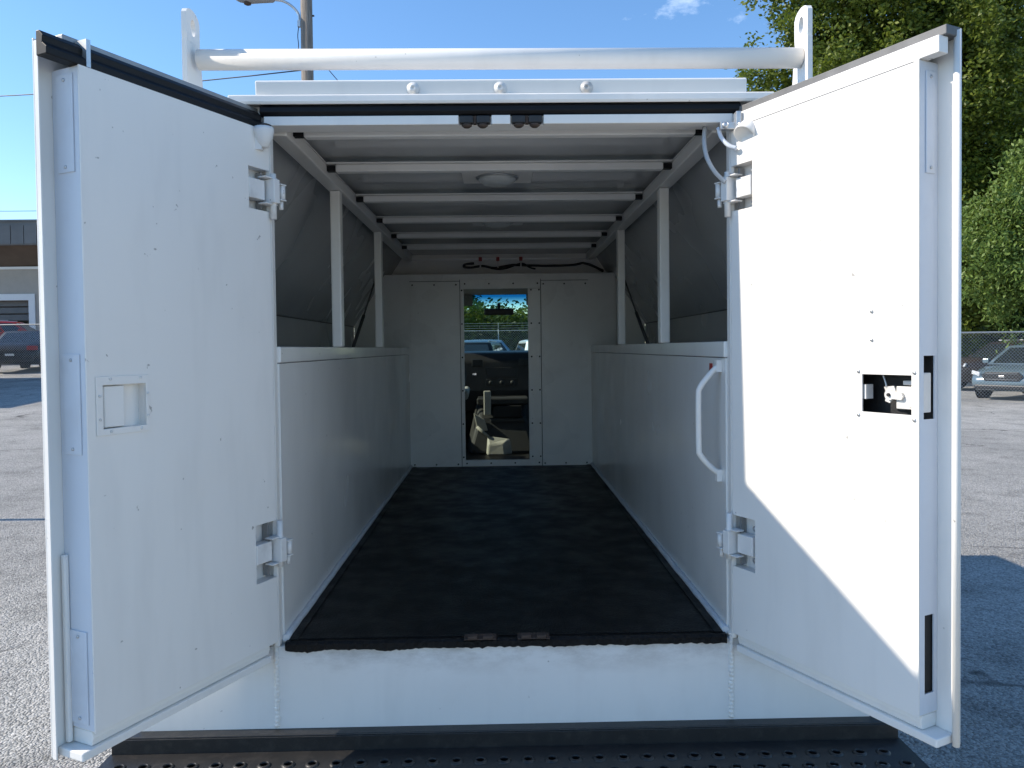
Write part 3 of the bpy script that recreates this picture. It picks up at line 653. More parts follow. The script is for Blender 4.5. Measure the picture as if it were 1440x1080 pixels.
cp_ = smoothpath([(-0.18, 3.38, 2.16), (-0.245, 3.382, 2.153), (-0.25, 3.382, 2.135), (-0.20, 3.38, 2.13), (-0.12, 3.38, 2.14), (-0.04, 3.375, 2.125), (0.02, 3.378, 2.133), (0.10, 3.38, 2.145), (0.20, 3.38, 2.141), (0.36, 3.38, 2.137), (0.52, 3.38, 2.14), (0.60, 3.38, 2.155)], 6)
cb_.tube(cp_, 0.0085, 8); cb_.tube(smoothpath([(-0.06, 3.375, 2.123), (0.0, 3.37, 2.115), (0.06, 3.375, 2.125), (0.16, 3.375, 2.155), (0.22, 3.375, 2.125), (0.26, 3.375, 2.115)], 6), 0.006, 8)
cb_.tube(smoothpath([(0.60, 3.38, 2.155), (0.66, 3.36, 2.135), (0.74, 3.33, 2.09)], 5), 0.009, 8)
wr = cb_.build('wire_loom', M['plasticblack'], ub)
for x in (-0.135, -0.01, 0.155):
    MB().box(x-0.012, x+0.012, 3.37, 3.395, 2.175, 2.203).build('wire_connector', M['red'], ub, 0.003)
    MB().box(x-0.005, x+0.005, 3.368, 3.382, 2.125, 2.173).build('wire_tie', M['hinge'], ub)

# ---- cab
cs = MB().box(-0.66, 0.66, 3.2165, 4.36, 2.02, 2.050).build('cab_roof', M['white'], van, 0.01)
MB().box(-0.70, 0.70, 3.217, 4.34, 2.000, 2.0195).build('headliner', M['liner'], cs)
for s in (-1, 1):
    xo, xi = 0.98, 0.93
    cdoor = MB().box(min(s*xi, s*xo), max(s*xi, s*xo), 3.55, 4.75, 0.60, 1.36).build('cab_door', M['white'], van, 0.01)
    def pill(y0, y1, y2, y3): return MB().hexa([(s*xi, y0, 1.361), (s*xo, y0, 1.361), (s*xo, y1, 1.361), (s*xi, y1, 1.361)], [(s*0.665, y2, 2.045), (s*0.715, y2, 2.045), (s*0.715, y3, 2.045), (s*0.665, y3, 2.045)])
    pill(3.22, 3.66, 3.22, 3.60).build('pillar', M['white'], cdoor)
    pill(4.72, 4.86, 4.26, 4.36).build('pillar', M['white'], cdoor)
    g_ = MB().hexa([(s*0.955, 3.665, 1.361), (s*0.959, 3.665, 1.361), (s*0.959, 4.715, 1.361), (s*0.955, 4.715, 1.361)], [(s*0.690, 3.605, 2.02), (s*0.694, 3.605, 2.02), (s*0.694, 4.255, 2.02), (s*0.690, 4.255, 2.02)]); g_.build('door_glass', M['glass'], cdoor)
    MB().box(min(s*xi, s*xo), max(s*xi, s*xo), 3.2165, 3.545, 0.60, 1.3605).build('cab_corner', M['white'], cdoor)
    MB().box(min(s*xi, s*xo), max(s*xi, s*xo), 4.755, 5.75, 0.75, 1.30).build('fender', M['white'], cdoor, 0.02)
    m_ = MB().box(min(s*1.02, s*1.22), max(s*1.02, s*1.22), 4.45, 4.55, 1.38, 1.66); mi = m_.build('side_mirror', M['plasticblack'], cdoor, 0.02)
    MB().box(min(s*0.985, s*1.02), max(s*0.985, s*1.02), 4.48, 4.52, 1.42, 1.47).build('mirror_arm', M['plasticblack'], cdoor)
MB().box(-0.92, 0.92, 3.2165, 4.75, 0.66, 0.72).build('cab_floor', M['plasticblack'], van)
MB().box(-0.925, 0.925, 4.755, 4.80, 0.66, 1.40).build('firewall', M['plasticblack'], van)
MB().hexa([(-0.925, 4.805, 1.30), (0.925, 4.805, 1.30), (0.925, 4.805, 1.40), (-0.925, 4.805, 1.40)], [(-0.86, 5.75, 1.02), (0.86, 5.75, 1.02), (0.86, 5.75, 1.22), (-0.86, 5.75, 1.22)]).build('hood', M['white'], van, 0.02)
MB().box(-0.86, 0.86, 5.755, 5.80, 0.55, 1.22).build('front_grille', M['plasticblack'], van, 0.01)
MB().box(-0.98, 0.98, 5.805, 5.92, 0.42, 0.62).build('front_bumper', M['chrome'], van, 0.02)
MB().hexa([(-0.90, 4.83, 1.405), (0.90, 4.83, 1.405), (0.90, 4.835, 1.405), (-0.90, 4.835, 1.405)], [(-0.66, 4.34, 2.03), (0.66, 4.34, 2.03), (0.66, 4.345, 2.03), (-0.66, 4.345, 2.03)]).build('windshield', M['windshield'], van)
# dashboard
ds = MB().prism([(4.30, 1.02), (4.26, 1.20), (4.27, 1.44), (4.33, 1.515), (4.45, 1.53), (4.75, 1.47), (4.75, 1.02)], 'x', -0.92, 0.92).build('dashboard', M['plasticblack'], van, 0.015)
MB().box(-0.12, 0.14, 4.250, 4.262, 1.31, 1.39).build('radio', M['plasticblack'], ds, 0.004)
MB().box(-0.12, 0.14, 4.247, 4.262, 1.235, 1.295).build('heater_panel', M['plasticblack'], ds, 0.004)
for x in (-0.08, 0.01, 0.10): MB().lathe([(0.018, 0.0), (0.016, -0.022), (0.006, -0.024)], (x, 4.246, 1.265), 'y', 14).build('knob', M['cabgrey'], ds)
for x in (-0.19, 0.20):
    v_ = MB().box(x-0.045, x+0.045, 4.252, 4.262, 1.40, 1.46).build('air_vent', M['plasticblack'], ds, 0.004)
    for k in range(4): MB().box(x-0.04, x+0.04, 4.246, 4.2515, 1.408+k*0.013, 1.413+k*0.013).build('vent_slat', M['cabgrey'], v_)
MB().box(-0.23, -0.20, 4.244, 4.252, 1.33, 1.345).build('dash_switch', M['chrome'], ds)
MB().box(0.30, 0.75, 4.250, 4.262, 1.08, 1.30).build('glove_box', M['plasticblack'], ds, 0.006)
m_ = MB(); pts = [(-0.48+0.19*math.cos(a), 4.10+0.08*math.sin(a), 1.33+0.17*math.sin(a)) for a in np.linspace(0, 2*math.pi, 33)]
m_.tube(pts, 0.014, 10, caps=False); m_.tube([(-0.48, 4.11, 1.33), (-0.48, 4.28, 1.27)], 0.03, 10).tube([(-0.66, 4.11, 1.33), (-0.30, 4.11, 1.33)], 0.014, 8); m_.build('steering_wheel', M['plasticblack'], van)
# engine cover between the seats, shade in its dark colour, tan pieces as painted sunlight
ec = MB().hexa([(-0.26, 3.86, 0.721), (0.27, 3.86, 0.721), (0.30, 4.24, 0.721), (-0.29, 4.24, 0.721)], [(-0.17, 3.96, 1.02), (0.19, 3.96, 1.02), (0.22, 4.24, 1.12), (-0.20, 4.24, 1.12)]).build('engine_cover', M['cabgrey'], van, 0.025)
MB().box(-0.19, 0.22, 3.955, 4.24, 1.10, 1.155).build('console_tray', M['cabgrey'], ec, 0.012)
MB().box(-0.065, 0.165, 3.935, 3.954, 1.00, 1.095).build('cup_holder', M['dark'], ec, 0.006)
MB().box(-0.085, 0.185, 3.925, 3.953, 0.965, 0.992).build('cup_holder_lip', M['cabgrey'], ec, 0.006)
MB().box(-0.135, -0.078, 3.925, 3.9545, 1.02, 1.215).build('console_sun_patch', M['tan'], ec, 0.008)  # upright strip of sunlight put into tan colour
MB().hexa([(-0.215, 3.90, 1.04), (-0.185, 3.90, 0.90), (-0.105, 3.90, 0.90), (-0.13, 3.90, 0.99)], [(-0.215, 3.94, 1.04), (-0.185, 3.94, 0.90), (-0.105, 3.94, 0.90), (-0.13, 3.94, 0.99)]).build('side_sun_patch', M['tan'], ec, 0.006)  # small angular sun patch, shaped and coloured as tan
MB().hexa([(-0.11, 3.79, 0.7215), (0.03, 3.78, 0.7215), (0.09, 3.86, 0.7215), (-0.12, 3.86, 0.7215)], [(-0.10, 3.80, 0.80), (0.02, 3.80, 0.82), (0.075, 3.855, 0.845), (-0.11, 3.855, 0.87)]).build('floor_sun_patch', M['tan'], ec, 0.012)  # sunlit blob near the floor, built as a tan lump
MB().tube([(-0.10, 3.84, 0.86), (-0.19, 3.85, 0.94)], 0.012, 8).build('lever_sun_patch', M['tan'], ec)  # tan bar added with the painted sun patches
for s in (-1, 1):
    st = MB().hexa([(s*0.27, 3.42, 0.95), (s*0.76, 3.42, 0.95), (s*0.76, 3.78, 0.98), (s*0.27, 3.78, 0.98)], [(s*0.29, 3.42, 1.07), (s*0.74, 3.42, 1.07), (s*0.74, 3.76, 1.11), (s*0.29, 3.76, 1.11)]).build('seat', M['fabric'], van, 0.03)
    MB().hexa([(s*0.265, 3.42, 1.06), (s*0.76, 3.42, 1.06), (s*0.76, 3.55, 1.06), (s*0.265, 3.55, 1.06)], [(s*0.31, 3.27, 1.55), (s*0.72, 3.27, 1.55), (s*0.72, 3.36, 1.55), (s*0.31, 3.36, 1.55)]).build('backrest', M['fabric'], st, 0.03)
    MB().box(min(s*0.40, s*0.63), max(s*0.40, s*0.63), 3.25, 3.34, 1.56, 1.74).build('headrest', M['fabric'], st, 0.03)
    MB().box(min(s*0.33, s*0.70), max(s*0.33, s*0.70), 3.46, 3.74, 0.721, 0.949).build('seat_base', M['plasticblack'], st)
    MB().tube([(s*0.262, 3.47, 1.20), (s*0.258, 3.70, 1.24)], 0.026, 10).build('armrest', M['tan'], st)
    MB().box(min(s*0.22, s*0.60), max(s*0.22, s*0.60), 4.17, 4.19, 1.90, 1.995).build('sun_visor', M['fabric'], van, 0.008)
rm = MB().box(-0.125, 0.125, 4.34, 4.375, 1.83, 1.885).build('rear_view_mirror', M['plasticblack'], van, 0.014, 3)
rm.location = (-0.005, 0, 0)
MB().tube([(0.0, 4.375, 1.86), (0.0, 4.405, 1.93)], 0.012, 8).build('mirror_stem', M['plasticblack'], rm)
# wheels
wh0 = None
def wheel_parts(parent, r, wd, tm, rmat):
    t_ = MB().lathe([(r*0.62, -wd/2), (r*0.90, -wd/2), (r, -wd*0.38), (r, wd*0.38), (r*0.90, wd/2), (r*0.62, wd/2)], (0, 0, 0), 'x', 28).build('tyre', tm, parent)
    k = MB().lathe([(r*0.615, -wd*0.45), (r*0.58, -wd*0.36), (r*0.50, -wd*0.30), (r*0.22, -wd*0.34), (r*0.20, -wd*0.40), (r*0.05, -wd*0.42)], (0, 0, 0), 'x', 24)
    k.lathe([(r*0.615, wd*0.45), (r*0.58, wd*0.36), (r*0.50, wd*0.30), (r*0.22, wd*0.34), (r*0.20, wd*0.40), (r*0.05, wd*0.42)], (0, 0, 0), 'x', 24)
    k_ = k.build('rim', rmat, parent); return t_, k_
for s in (-1, 1):
    for y in (1.15, 5.15):
        e_ = empty('wheel', (s*0.84, y, 0.37), van); wheel_parts(e_, 0.37, 0.23, M['tyre'], M['steel'])

# ================================================================== background
# ---- cars
def car(name, label, cat, loc, rot, paintm, L=4.7, Wd=1.82, belt=0.92, roof=1.45, hood=0.82, kind='sedan', group=None, roofmat=None):
    e = empty(name, loc); e.rotation_euler = (0, 0, R(rot)); tag(e, label, cat, group)
    h = L/2; w2 = Wd/2
    if kind == 'sedan': st = [(-h, 0.62, .80), (-h+0.10, 0.86, .93), (-h+0.5, belt+0.06, .98), (-h+1.05, belt+0.05, 1), (0, belt, 1), (h-1.45, belt-0.01, 1), (h-0.9, hood+0.03, .99), (h-0.35, hood-0.08, .94), (h-0.06, 0.66, .84), (h, 0.54, .72)]
    elif kind == 'suv': st = [(-h, 0.75, .86), (-h+0.08, belt, .95), (-h+0.5, belt+0.02, .99), (0, belt, 1), (h-1.35, belt, 1), (h-0.9, hood+0.1, .99), (h-0.3, hood+0.02, .95), (h-0.05, 0.76, .86), (h, 0.6, .76)]
    else: st = [(-h, 0.80, .93), (-h+0.05, belt, .97), (-h+1.7, belt, 1), (0, belt, 1), (h-1.3, belt, 1), (h-1.0, hood+0.12, .99), (h-0.2, hood+0.04, .97), (h-0.04, 0.80, .92), (h, 0.6, .85)]
    vs = []; 
    for x, zt, k in st:
        ww = w2*k; zb = 0.24 if abs(x) < h-0.3 else 0.30; sec = [(ww*0.86, zb), (ww*0.985, zb+0.12), (ww, zb+(zt-zb)*0.55), (ww*0.975, zt-(zt-zb)*0.13), (ww*0.90, zt-0.015), (ww*0.5, zt+0.012), (0, zt+0.018)]
        sec = sec+[(-y, z) for y, z in sec[-2::-1]]; vs += [(x, y, z) for y, z in sec]
    K = 13; n = len(st); fs = [(i*K+k, (i+1)*K+k, (i+1)*K+(k+1) % K, i*K+(k+1) % K) for i in range(n-1) for k in range(K)]+[tuple(range(K)), tuple((n-1)*K+k for k in range(K))[::-1]]
    body = MB(); body.add(vs, fs, True); bo = body.build('body', paintm, e)
    # greenhouse
    if kind == 'sedan': b0, b1, t0, t1 = -h+0.75, h-1.15, -h+1.45, h-2.05
    elif kind == 'suv': b0, b1, t0, t1 = -h+0.12, h-1.20, -h+0.45, h-1.95
    else: b0, b1, t0, t1 = -h+1.9, h-1.15, -h+2.1, h-1.75
    wb_, wt_ = w2*0.93, w2*0.72
    def gp(u, v):   # u along 0..1 rear->front, v 0..1 up
        return b0+(b1-b0)*u+((t0+(t1-t0)*u)-(b0+(b1-b0)*u))*v, wb_+(wt_-wb_)*v, belt-0.01+(roof-belt+0.01)*v
    us = [0, .06, .3, .55, .8, .94, 1]; vv = [0, .5, .86, .97, 1.0]
    gm = MB(); vs = []
    for u in us:
        ring = []
        for v in vv:
            x, y, z = gp(u, min(v, 1)); 
            if v == 1.0: y *= 0.82
            bul = 0.03*math.sin(math.pi*u) if v > 0.9 else 0
            ring.append((x, y, z+bul))
        vs += ring+[(a, -b, c) for a, b, c in ring[::-1]]
    K = 10; fs = [(i*K+k, (i+1)*K+k, (i+1)*K+(k+1) % K, i*K+(k+1) % K) for i in range(len(us)-1) for k in range(K)]+[tuple(range(K)), tuple((len(us)-1)*K+k for k in range(K))[::-1]]
    gm.add(vs, fs, True); gm.build('cabin', roofmat or paintm, e)
    def pane(nm, a, off):
        m = MB(); m.hexa([tuple(Vector(p)+Vector(off)*0.2) for p in a], [tuple(Vector(p)+Vector(off)) for p in a]); m.build(nm, M['carglass'], e)
    for s in (-1, 1):
        cuts = ((0.08, 0.47), (0.51, 0.93)) if kind != 'suv' else ((0.05, 0.33), (0.37, 0.64), (0.68, 0.94))
        for a, b in cuts:
            q = []
            for u, v in ((a, .10), (b, .10), (b, .84), (a, .84)):
                x, y, z = gp(u, v); q.append((x, s*y, z))
            pane('side_window', q, (0, s*0.012, 0.004))
    for u, sg, nm in ((0, -1, 'rear_window'), (1, 1, 'windshield')):
        q = []
        for yy, v in ((-.88, .08), (.88, .08), (.84, .88), (-.84, .88)):
            x, y, z = gp(u, v); q.append((x, y*yy, z))
        pane(nm, q, (sg*0.014, 0, 0.006))
    # lamps, grille, plates, bumpers
    zf = hood-0.16; fx = h-0.05
    for s in (-1, 1):
        MB().hexa([(fx-0.30, s*w2*0.93, zf-0.01), (fx-0.02, s*w2*0.60, zf-0.06), (fx-0.02, s*w2*0.60, zf+0.05), (fx-0.32, s*w2*0.93, zf+0.09)], [(fx-0.22, s*w2*0.955, zf-0.01), (fx+0.03, s*w2*0.62, zf-0.06), (fx+0.01, s*w2*0.62, zf+0.05), (fx-0.26, s*w2*0.955, zf+0.09)]).build('headlight', M['headlamp'], e, 0.01)
        rz = belt-0.14
        MB().box(-h-0.012, -h+0.16, min(s*w2*0.60, s*w2*0.945), max(s*w2*0.60, s*w2*0.945), rz-0.08, rz+0.08).build('tail_light', M['tail'], e, 0.012)
        MB().box(b1-0.42, b1-0.24, min(s*w2*1.0, s*w2*1.18), max(s*w2*1.0, s*w2*1.18), belt+0.02, belt+0.15).build('wing_mirror', paintm, e, 0.02)
        for hx in (-0.55, 0.45): MB().box(hx, hx+0.18, min(s*w2*0.985, s*w2*1.02), max(s*w2*0.985, s*w2*1.02), belt-0.13, belt-0.10).build('door_handle', M['chrome'] if kind == 'sedan' else paintm, e)
        for wx in (-h+0.92, h-0.95):
            arch = MB().lathe([(0.39, 0.0), (0.385, 0.02)], (wx, s*(w2*0.985) - (0.0 if s > 0 else 0.02), 0.34), 'y', 24); arch.build('wheel_arch', M['dark'], e)
            we = empty('wheel', (wx, s*(w2-0.08), 0.33), e); we.rotation_euler = (0, 0, R(90)); wheel_parts(we, 0.33, 0.24, M['tyre'], M['steel'])
    gr = MB().prism([(-0.42, hood-0.34), (0.42, hood-0.34), (0.50, hood-0.20), (0.40, hood-0.10), (-0.40, hood-0.10), (-0.50, hood-0.20)], 'x', h-0.05, h+0.015).build('grille', M['plasticblack'], e, 0.01)
    MB().box(h+0.016, h+0.024, -0.07, 0.07, hood-0.25, hood-0.19).build('badge', M['chrome'], e, 0.01)
    for z_ in (hood-0.15, hood-0.30): MB().box(h+0.0155, h+0.022, -0.38, 0.38, z_, z_+0.012).build('grille_bar', M['chrome'], e)
    MB().box(h-0.10, h+0.03, -w2*0.74, w2*0.74, 0.30, 0.42).build('front_bumper', M['plasticblack'] if kind != 'pickup' else M['chrome'], e, 0.03)
    MB().box(-h-0.03, -h+0.10, -w2*0.82, w2*0.82, 0.36, 0.52).build('rear_bumper', paintm if kind == 'sedan' else M['plasticblack'], e, 0.03)
    MB().box(-h-0.036, -h-0.0305, -0.15, 0.15, 0.56, 0.64).build('number_plate', M['trimwhite'], e)
    if kind == 'suv':
        for s in (-1, 1): MB().tube([(t0+0.2, s*wt_*0.86, roof+0.05), (t1-0.2, s*wt_*0.86, roof+0.05)], 0.018, 8).build('roof_rail', M['steel'], e)
    return e
P_brown = carpaint('dark_bronze_car_paint', (0.05, 0.036, 0.028), 0.35, 0.2); P_blue = carpaint('slate_blue_car_paint', (0.14, 0.20, 0.24))
P_black = carpaint('black_car_paint', (0.006, 0.006, 0.007), 0.35, 0.1); P_red = carpaint('red_car_paint', (0.42, 0.025, 0.02)); P_white = carpaint('white_car_paint', (0.75, 0.76, 0.78))
P_lblue = carpaint('pale_blue_truck_paint', (0.20, 0.33, 0.48)); P_silver = carpaint('silver_car_paint', (0.5, 0.52, 0.54))
car('parked_suv', 'dark bronze sport utility car side-on behind the right fence', 'car', (16.9, 22.7, 0), 176, P_brown, 4.75, 1.88, 0.98, 1.56, 0.96, 'suv')
car('parked_sedan', 'slate blue sedan with its grille towards the lot, behind the right fence', 'car', (15.2, 19.2, 0), 214, P_blue, 4.75, 1.84, 0.94, 1.45, 0.86)
car('parked_sedan', 'black sedan seen from its tail behind the left fence', 'car', (-18.37, 28.65, ground_z(-18.37, 28.65)), 102, P_black, 4.8, 1.86, 0.98, 1.50, 0.86, roofmat=P_black)
car('parked_hatchback', 'red car parked in front of the garage door beyond the black sedan', 'car', (-21.9, 33.0, ground_z(-21.9, 33.0)), 14, P_red, 4.3, 1.85, 1.38, 1.88, 1.2, 'suv')
car('parked_suv', 'black sport utility car ahead of the van, seen through its windshield', 'car', (-0.72, 27.0, 0), 82, P_black, 4.8, 1.95, 1.14, 1.76, 1.1, 'suv')
car('parked_pickup', 'white pickup truck right of the black car, seen through the windshield', 'truck', (1.75, 29.5, 0), 100, P_white, 5.4, 1.98, 1.12, 1.86, 1.12, 'pickup')
car('parked_pickup', 'pale blue pickup truck behind the black car, seen through the windshield', 'truck', (-1.0, 33.0, 0), 8, P_lblue, 5.6, 1.98, 1.2, 1.92, 1.15, 'pickup')

# ---- chain-link fences
def fence(name, label, p0, p1, hgt, barbed=False, pitch=0.06, wr=0.0032):
    p0, p1 = Vector((*p0, 0)), Vector((*p1, 0)); L = (p1-p0).length; d = (p1-p0)/L
    e = empty(name, (p0.x, p0.y, ground_z(p0.x, p0.y))); tag(e, label, 'fence')
    org = Vector((p0.x, p0.y, ground_z(p0.x, p0.y)))
    def G(a, z): q = p0+d*a; return Vector((q.x, q.y, ground_z(q.x, q.y)+z))-org
    npst = max(2, int(L/3.0)+1)
    for i in range(npst):
        a = L*i/(npst-1); MB().tube([G(a, -0.1), G(a, hgt+0.06)], 0.03, 10).build('post', M['galv'], e)
    MB().tube([G(a, hgt) for a in np.linspace(0, L, 12)], 0.021, 8).build('top_rail', M['galv'], e)
    m = MB(); nn = d.cross(Vector((0, 0, 1)))*0.03; h0 = 0.05
    st = pitch*1.4142; k = -hgt
    while k < L:
        for sgn in (1, -1):
            a0, z0 = k, h0; a1, z1 = k+(hgt-h0), hgt
            if sgn < 0: a0, a1 = a1, a0
            # clip to 0..L
            def clipend(a, z, b, y):
                if a < 0: t = (0-a)/(b-a); return 0, z+(y-z)*t
                if a > L: t = (L-a)/(b-a); return L, z+(y-z)*t
                return a, z
            A = clipend(a0, z0, a1, z1); B = clipend(a1, z1, a0, z0)
            if A[1] == B[1]: continue
            P, Q = G(*A)-nn, G(*B)-nn; t = (Q-P)
            if t.length < 0.02: continue
            t.normalize(); u_ = t.cross(nn.normalized()).normalized()*wr; v_ = nn.normalized()*wr
            vs = [P+u_, P-u_*0.5+v_, P-u_*0.5-v_, Q+u_, Q-u_*0.5+v_, Q-u_*0.5-v_]
            m.add(vs, [(0, 1, 4, 3), (1, 2, 5, 4), (2, 0, 3, 5)])
        k += st
    mo = m.build('wire_mesh', M['galv'], e, fix=False); mo['kind'] = 'stuff'
    if barbed:
        for i in range(npst):
            a = L*i/(npst-1); MB().tube([G(a, hgt+0.06), G(a, hgt+0.38)+nn.normalized()*0.25], 0.02, 8).build('barb_arm', M['galv'], e)
        for q in (0.12, 0.24, 0.36): MB().tube([G(a, hgt+q)+nn.normalized()*0.25*(q/0.36) for a in np.linspace(0, L, 10)], 0.008, 5).build('barbed_wire', M['galv'], e)
    return e
fence('chain_link_fence', 'chain-link fence in front of the cars on the right', (10.4, 17.05), (22.4, 16.2), 1.80)
fence('chain_link_fence', 'chain-link fence in front of the black sedan on the left', (-26.0, 26.0), (-12.0, 25.2), 1.80)
fence('chain_link_fence', 'tall chain-link fence with barbed wire ahead of the van', (-9.0, 37.0), (9.0, 37.0), 2.45, True, 0.09, 0.006)

# ---- garage building on the left
gb = empty('garage_building', (-24, 37, ground_z(-24, 37))); tag(gb, 'tan garage building with grey fascia and white framed opening behind the black sedan', 'building')
gz = ground_z(-24, 37)
def rel(m): m.T = lambda x, y, z: (x+24, y-37, z-gz); return m
opx0, opx1, opz = -31.0, -23.55, 4.25
m_ = rel(MB()); m_.slab([-50, -14], [gz-1, 5.9], [(opx0, opx1, gz-0.9, opz)], 37.0, 37.25); m_.build('wall', M['stucco'], gb)
for a in ((-31.0, -30.8, gz-0.9, opz), (opx1-0.0, opx1+0.32, gz-0.9, opz+0.32), (-31.0, opx1-0.001, opz, opz+0.32)):
    rel(MB()).box(a[0], a[1], 36.93, 36.995, a[2], a[3]).build('opening_frame', M['trimwhite'], gb, 0.01)
for k in range(3): rel(MB()).box(opx0, opx1, 37.27, 37.32, opz-0.28-k*0.36, opz+0.05-k*0.36-0.03).build('door_panel', M['fascia'], gb, 0.01)
rel(MB()).box(-50, -14, 37.26, 52, gz-0.5, gz+0.05).build('floor_slab', M['fascia'], gb)
rel(MB()).box(-50, -14, 51.8, 52, gz, 6).build('wall', M['stucco'], gb); rel(MB()).box(-14.2, -14, 37.26, 51.79, gz-1, 5.9).build('wall', M['stucco'], gb)
rel(MB()).prism([(35.2, 6.9), (37.0, 5.95), (52, 5.95), (52, 6.9)], 'x', -50.4, -13.6).build('soffit', M['soffit'], gb)
rel(MB()).box(-50.5, -13.5, 36.93, 36.99, 5.80, 5.93).build('trim_band', M['trimwhite'], gb)
fz = rel(MB()).box(-50.5, -13.5, 35.05, 35.19, 6.75, 7.85).build('fascia', M['fascia'], gb)
for k in range(60): rel(MB()).box(-50.4+k*0.62, -50.4+k*0.62+0.58, 35.00, 35.045, 6.8, 7.68).build('fascia_panel', M['fascia'], gb)
rel(MB()).box(-50.5, -13.5, 35.0, 52, 7.855, 7.95).build('roof', M['fascia'], gb)
# low wing out of view, added only to shade the lot at the left
wg = rel(MB()).box(-30, -17.6, 15.5, 24.2, 0.0, 5.2).build('shadow_caster', M['stucco'], gb); rel(MB()).box(-30.2, -17.4, 15.3, 24.4, 5.205, 5.4).build('shadow_caster_roof', M['fascia'], gb)

# ---- utility pole with street lamp
px_, py_ = -4.36, 15.9
po = empty('utility_pole', (px_, py_, 0)); tag(po, 'weathered wooden utility pole carrying a street lamp behind the van', 'pole')
MB().tube([(0, 0, -0.2), (0, 0, 5), (0.02, 0, 11.5)], [0.165, 0.15, 0.125], 18).build('pole', M['wood'], po)
MB().tube(smoothpath([(-0.15, -0.02, 9.14), (-0.17, -0.02, 9.32), (-0.30, -0.03, 9.48), (-0.50, -0.04, 9.6), (-0.72, -0.05, 9.63)], 5), 0.028, 10).box(-0.19, -0.12, -0.05, 0.03, 9.02, 9.16).build('lamp_arm', M['steel'], po)
m_ = MB(); prof = [(-0.70, 0.04, 0.05), (-0.74, 0.075, 0.075), (-1.05, 0.10, 0.085), (-1.30, 0.13, 0.095), (-1.50, 0.09, 0.06), (-1.58, 0.03, 0.02)]
vs = []; seg = 14
for x, ry, rz in prof: vs += [(x, -0.05+ry*math.cos(2*math.pi*k/seg), 9.64+rz*math.sin(2*math.pi*k/seg)) for k in range(seg)]
m_.add(vs, [(i*seg+k, i*seg+(k+1) % seg, (i+1)*seg+(k+1) % seg, (i+1)*seg+k) for i in range(len(prof)-1) for k in range(seg)]+[tuple(range(seg)), tuple((len(prof)-1)*seg+k for k in range(seg))[::-1]], True)
lh = m_.build('lamp_head', M['alum'], po); MB().lathe([(0.085, 0.0), (0.08, -0.05), (0.03, -0.075)], (-1.32, -0.05, 9.58), 'z', 14).build('lamp_glass', M['rust'], lh)
MB().tube(smoothpath([(-0.165, -0.03, 9.02), (-0.19, -0.03, 8.81), (-0.175, -0.03, 8.61), (-0.19, -0.03, 8.46)], 4), 0.010, 6).build('ground_wire', M['plasticblack'], po)
MB().lathe([(0.03, 0), (0.03, 0.06), (0.01, 0.08)], (-0.19, -0.03, 8.38), 'z', 8).build('insulator', M['plasticblack'], po)
MB().tube([(0.15, 0, 9.28), (0.19, 0, 9.28)], 0.02, 6).build('through_bolt', M['rust'], po)
def wire(label, a, b, sag, r=0.014):
    a, b = Vector(a), Vector(b); pts = []
    for i in range(25):
        t = i/24; p = a.lerp(b, t); p.z -= sag*4*t*(1-t); pts.append(p)
    e = MB().tube(pts, r, 6).build('utility_wire', M['plasticblack']); tag(e, label, 'wire', 'wires strung across the sky')
wire('upper black wire running from the left edge of the sky to the pole', (-40, 30, 13.2), (px_, py_, 8.05), 0.9)
wire('lower wire in the sky just above the garage building, higher of two', (-60, 45, 11.5), (-8, 60, 14), 1.2, 0.02)
wire('lowest wire in the sky touching the garage roof line', (-60, 46, 10.2), (-8, 61, 13), 1.2, 0.02)
wire('thin service wire hanging down the right of the pole', (px_+0.16, py_, 8.45), (2.5, 40, 6.0), 0.8, 0.010)

sg = MB().tube([(0, 0, -0.2), (0, 0, 3.1)], 0.042, 12).build('sign_post', M['galv']); sg.location = (-6.6, 5.15, 0)
tag(sg, 'slim steel post at the left of the lot whose shadow crosses the asphalt', 'post')
MB().lathe([(0.048, 0.0), (0.048, 0.03), (0.01, 0.05)], (0, 0, 3.1), 'z', 12).build('post_cap', M['galv'], sg)
MB().lathe([(0.10, 0.0), (0.10, 0.02), (0.05, 0.05)], (0, 0, 0.0), 'z', 14).build('base_plate', M['galv'], sg)

# ---- trees
def leaves(centres, spread, per, size, aspect=0.55, droop=0.3):
    C = np.repeat(np.asarray(centres), per, axis=0); n = len(C)
    sp = np.repeat(np.asarray(spread).reshape(-1, 1), per, axis=0) if hasattr(spread, '__len__') else spread
    P = C+RNG.normal(0, 1, (n, 3))*sp
    a = RNG.normal(0, 1, (n, 3)); a[:, 2] = a[:, 2]*0.6-droop; a /= np.linalg.norm(a, axis=1)[:, None]
    b = RNG.normal(0, 1, (n, 3)); b -= a*(a*b).sum(1)[:, None]; b /= np.linalg.norm(b, axis=1)[:, None]
    s = size*RNG.uniform(0.6, 1.3, (n, 1))
    V = np.stack([P-a*s*0.5, P+b*s*aspect*0.5, P+a*s*0.5, P-b*s*aspect*0.5], axis=1).reshape(-1, 3)
    return V
def leaf_mesh(name, V, mat, parent):
    n = len(V)//4; me = bpy.data.meshes.new(name)
    me.vertices.add(len(V)); me.vertices.foreach_set('co', V.astype(np.float32).ravel())
    me.loops.add(4*n); me.loops.foreach_set('vertex_index', np.arange(4*n, dtype=np.int32))
    me.polygons.add(n); me.polygons.foreach_set('loop_start', np.arange(0, 4*n, 4, dtype=np.int32))
    me.update(calc_edges=True); me.materials.append(mat)
    o = bpy.data.objects.new(name, me); col.objects.link(o); o.parent = parent; return o
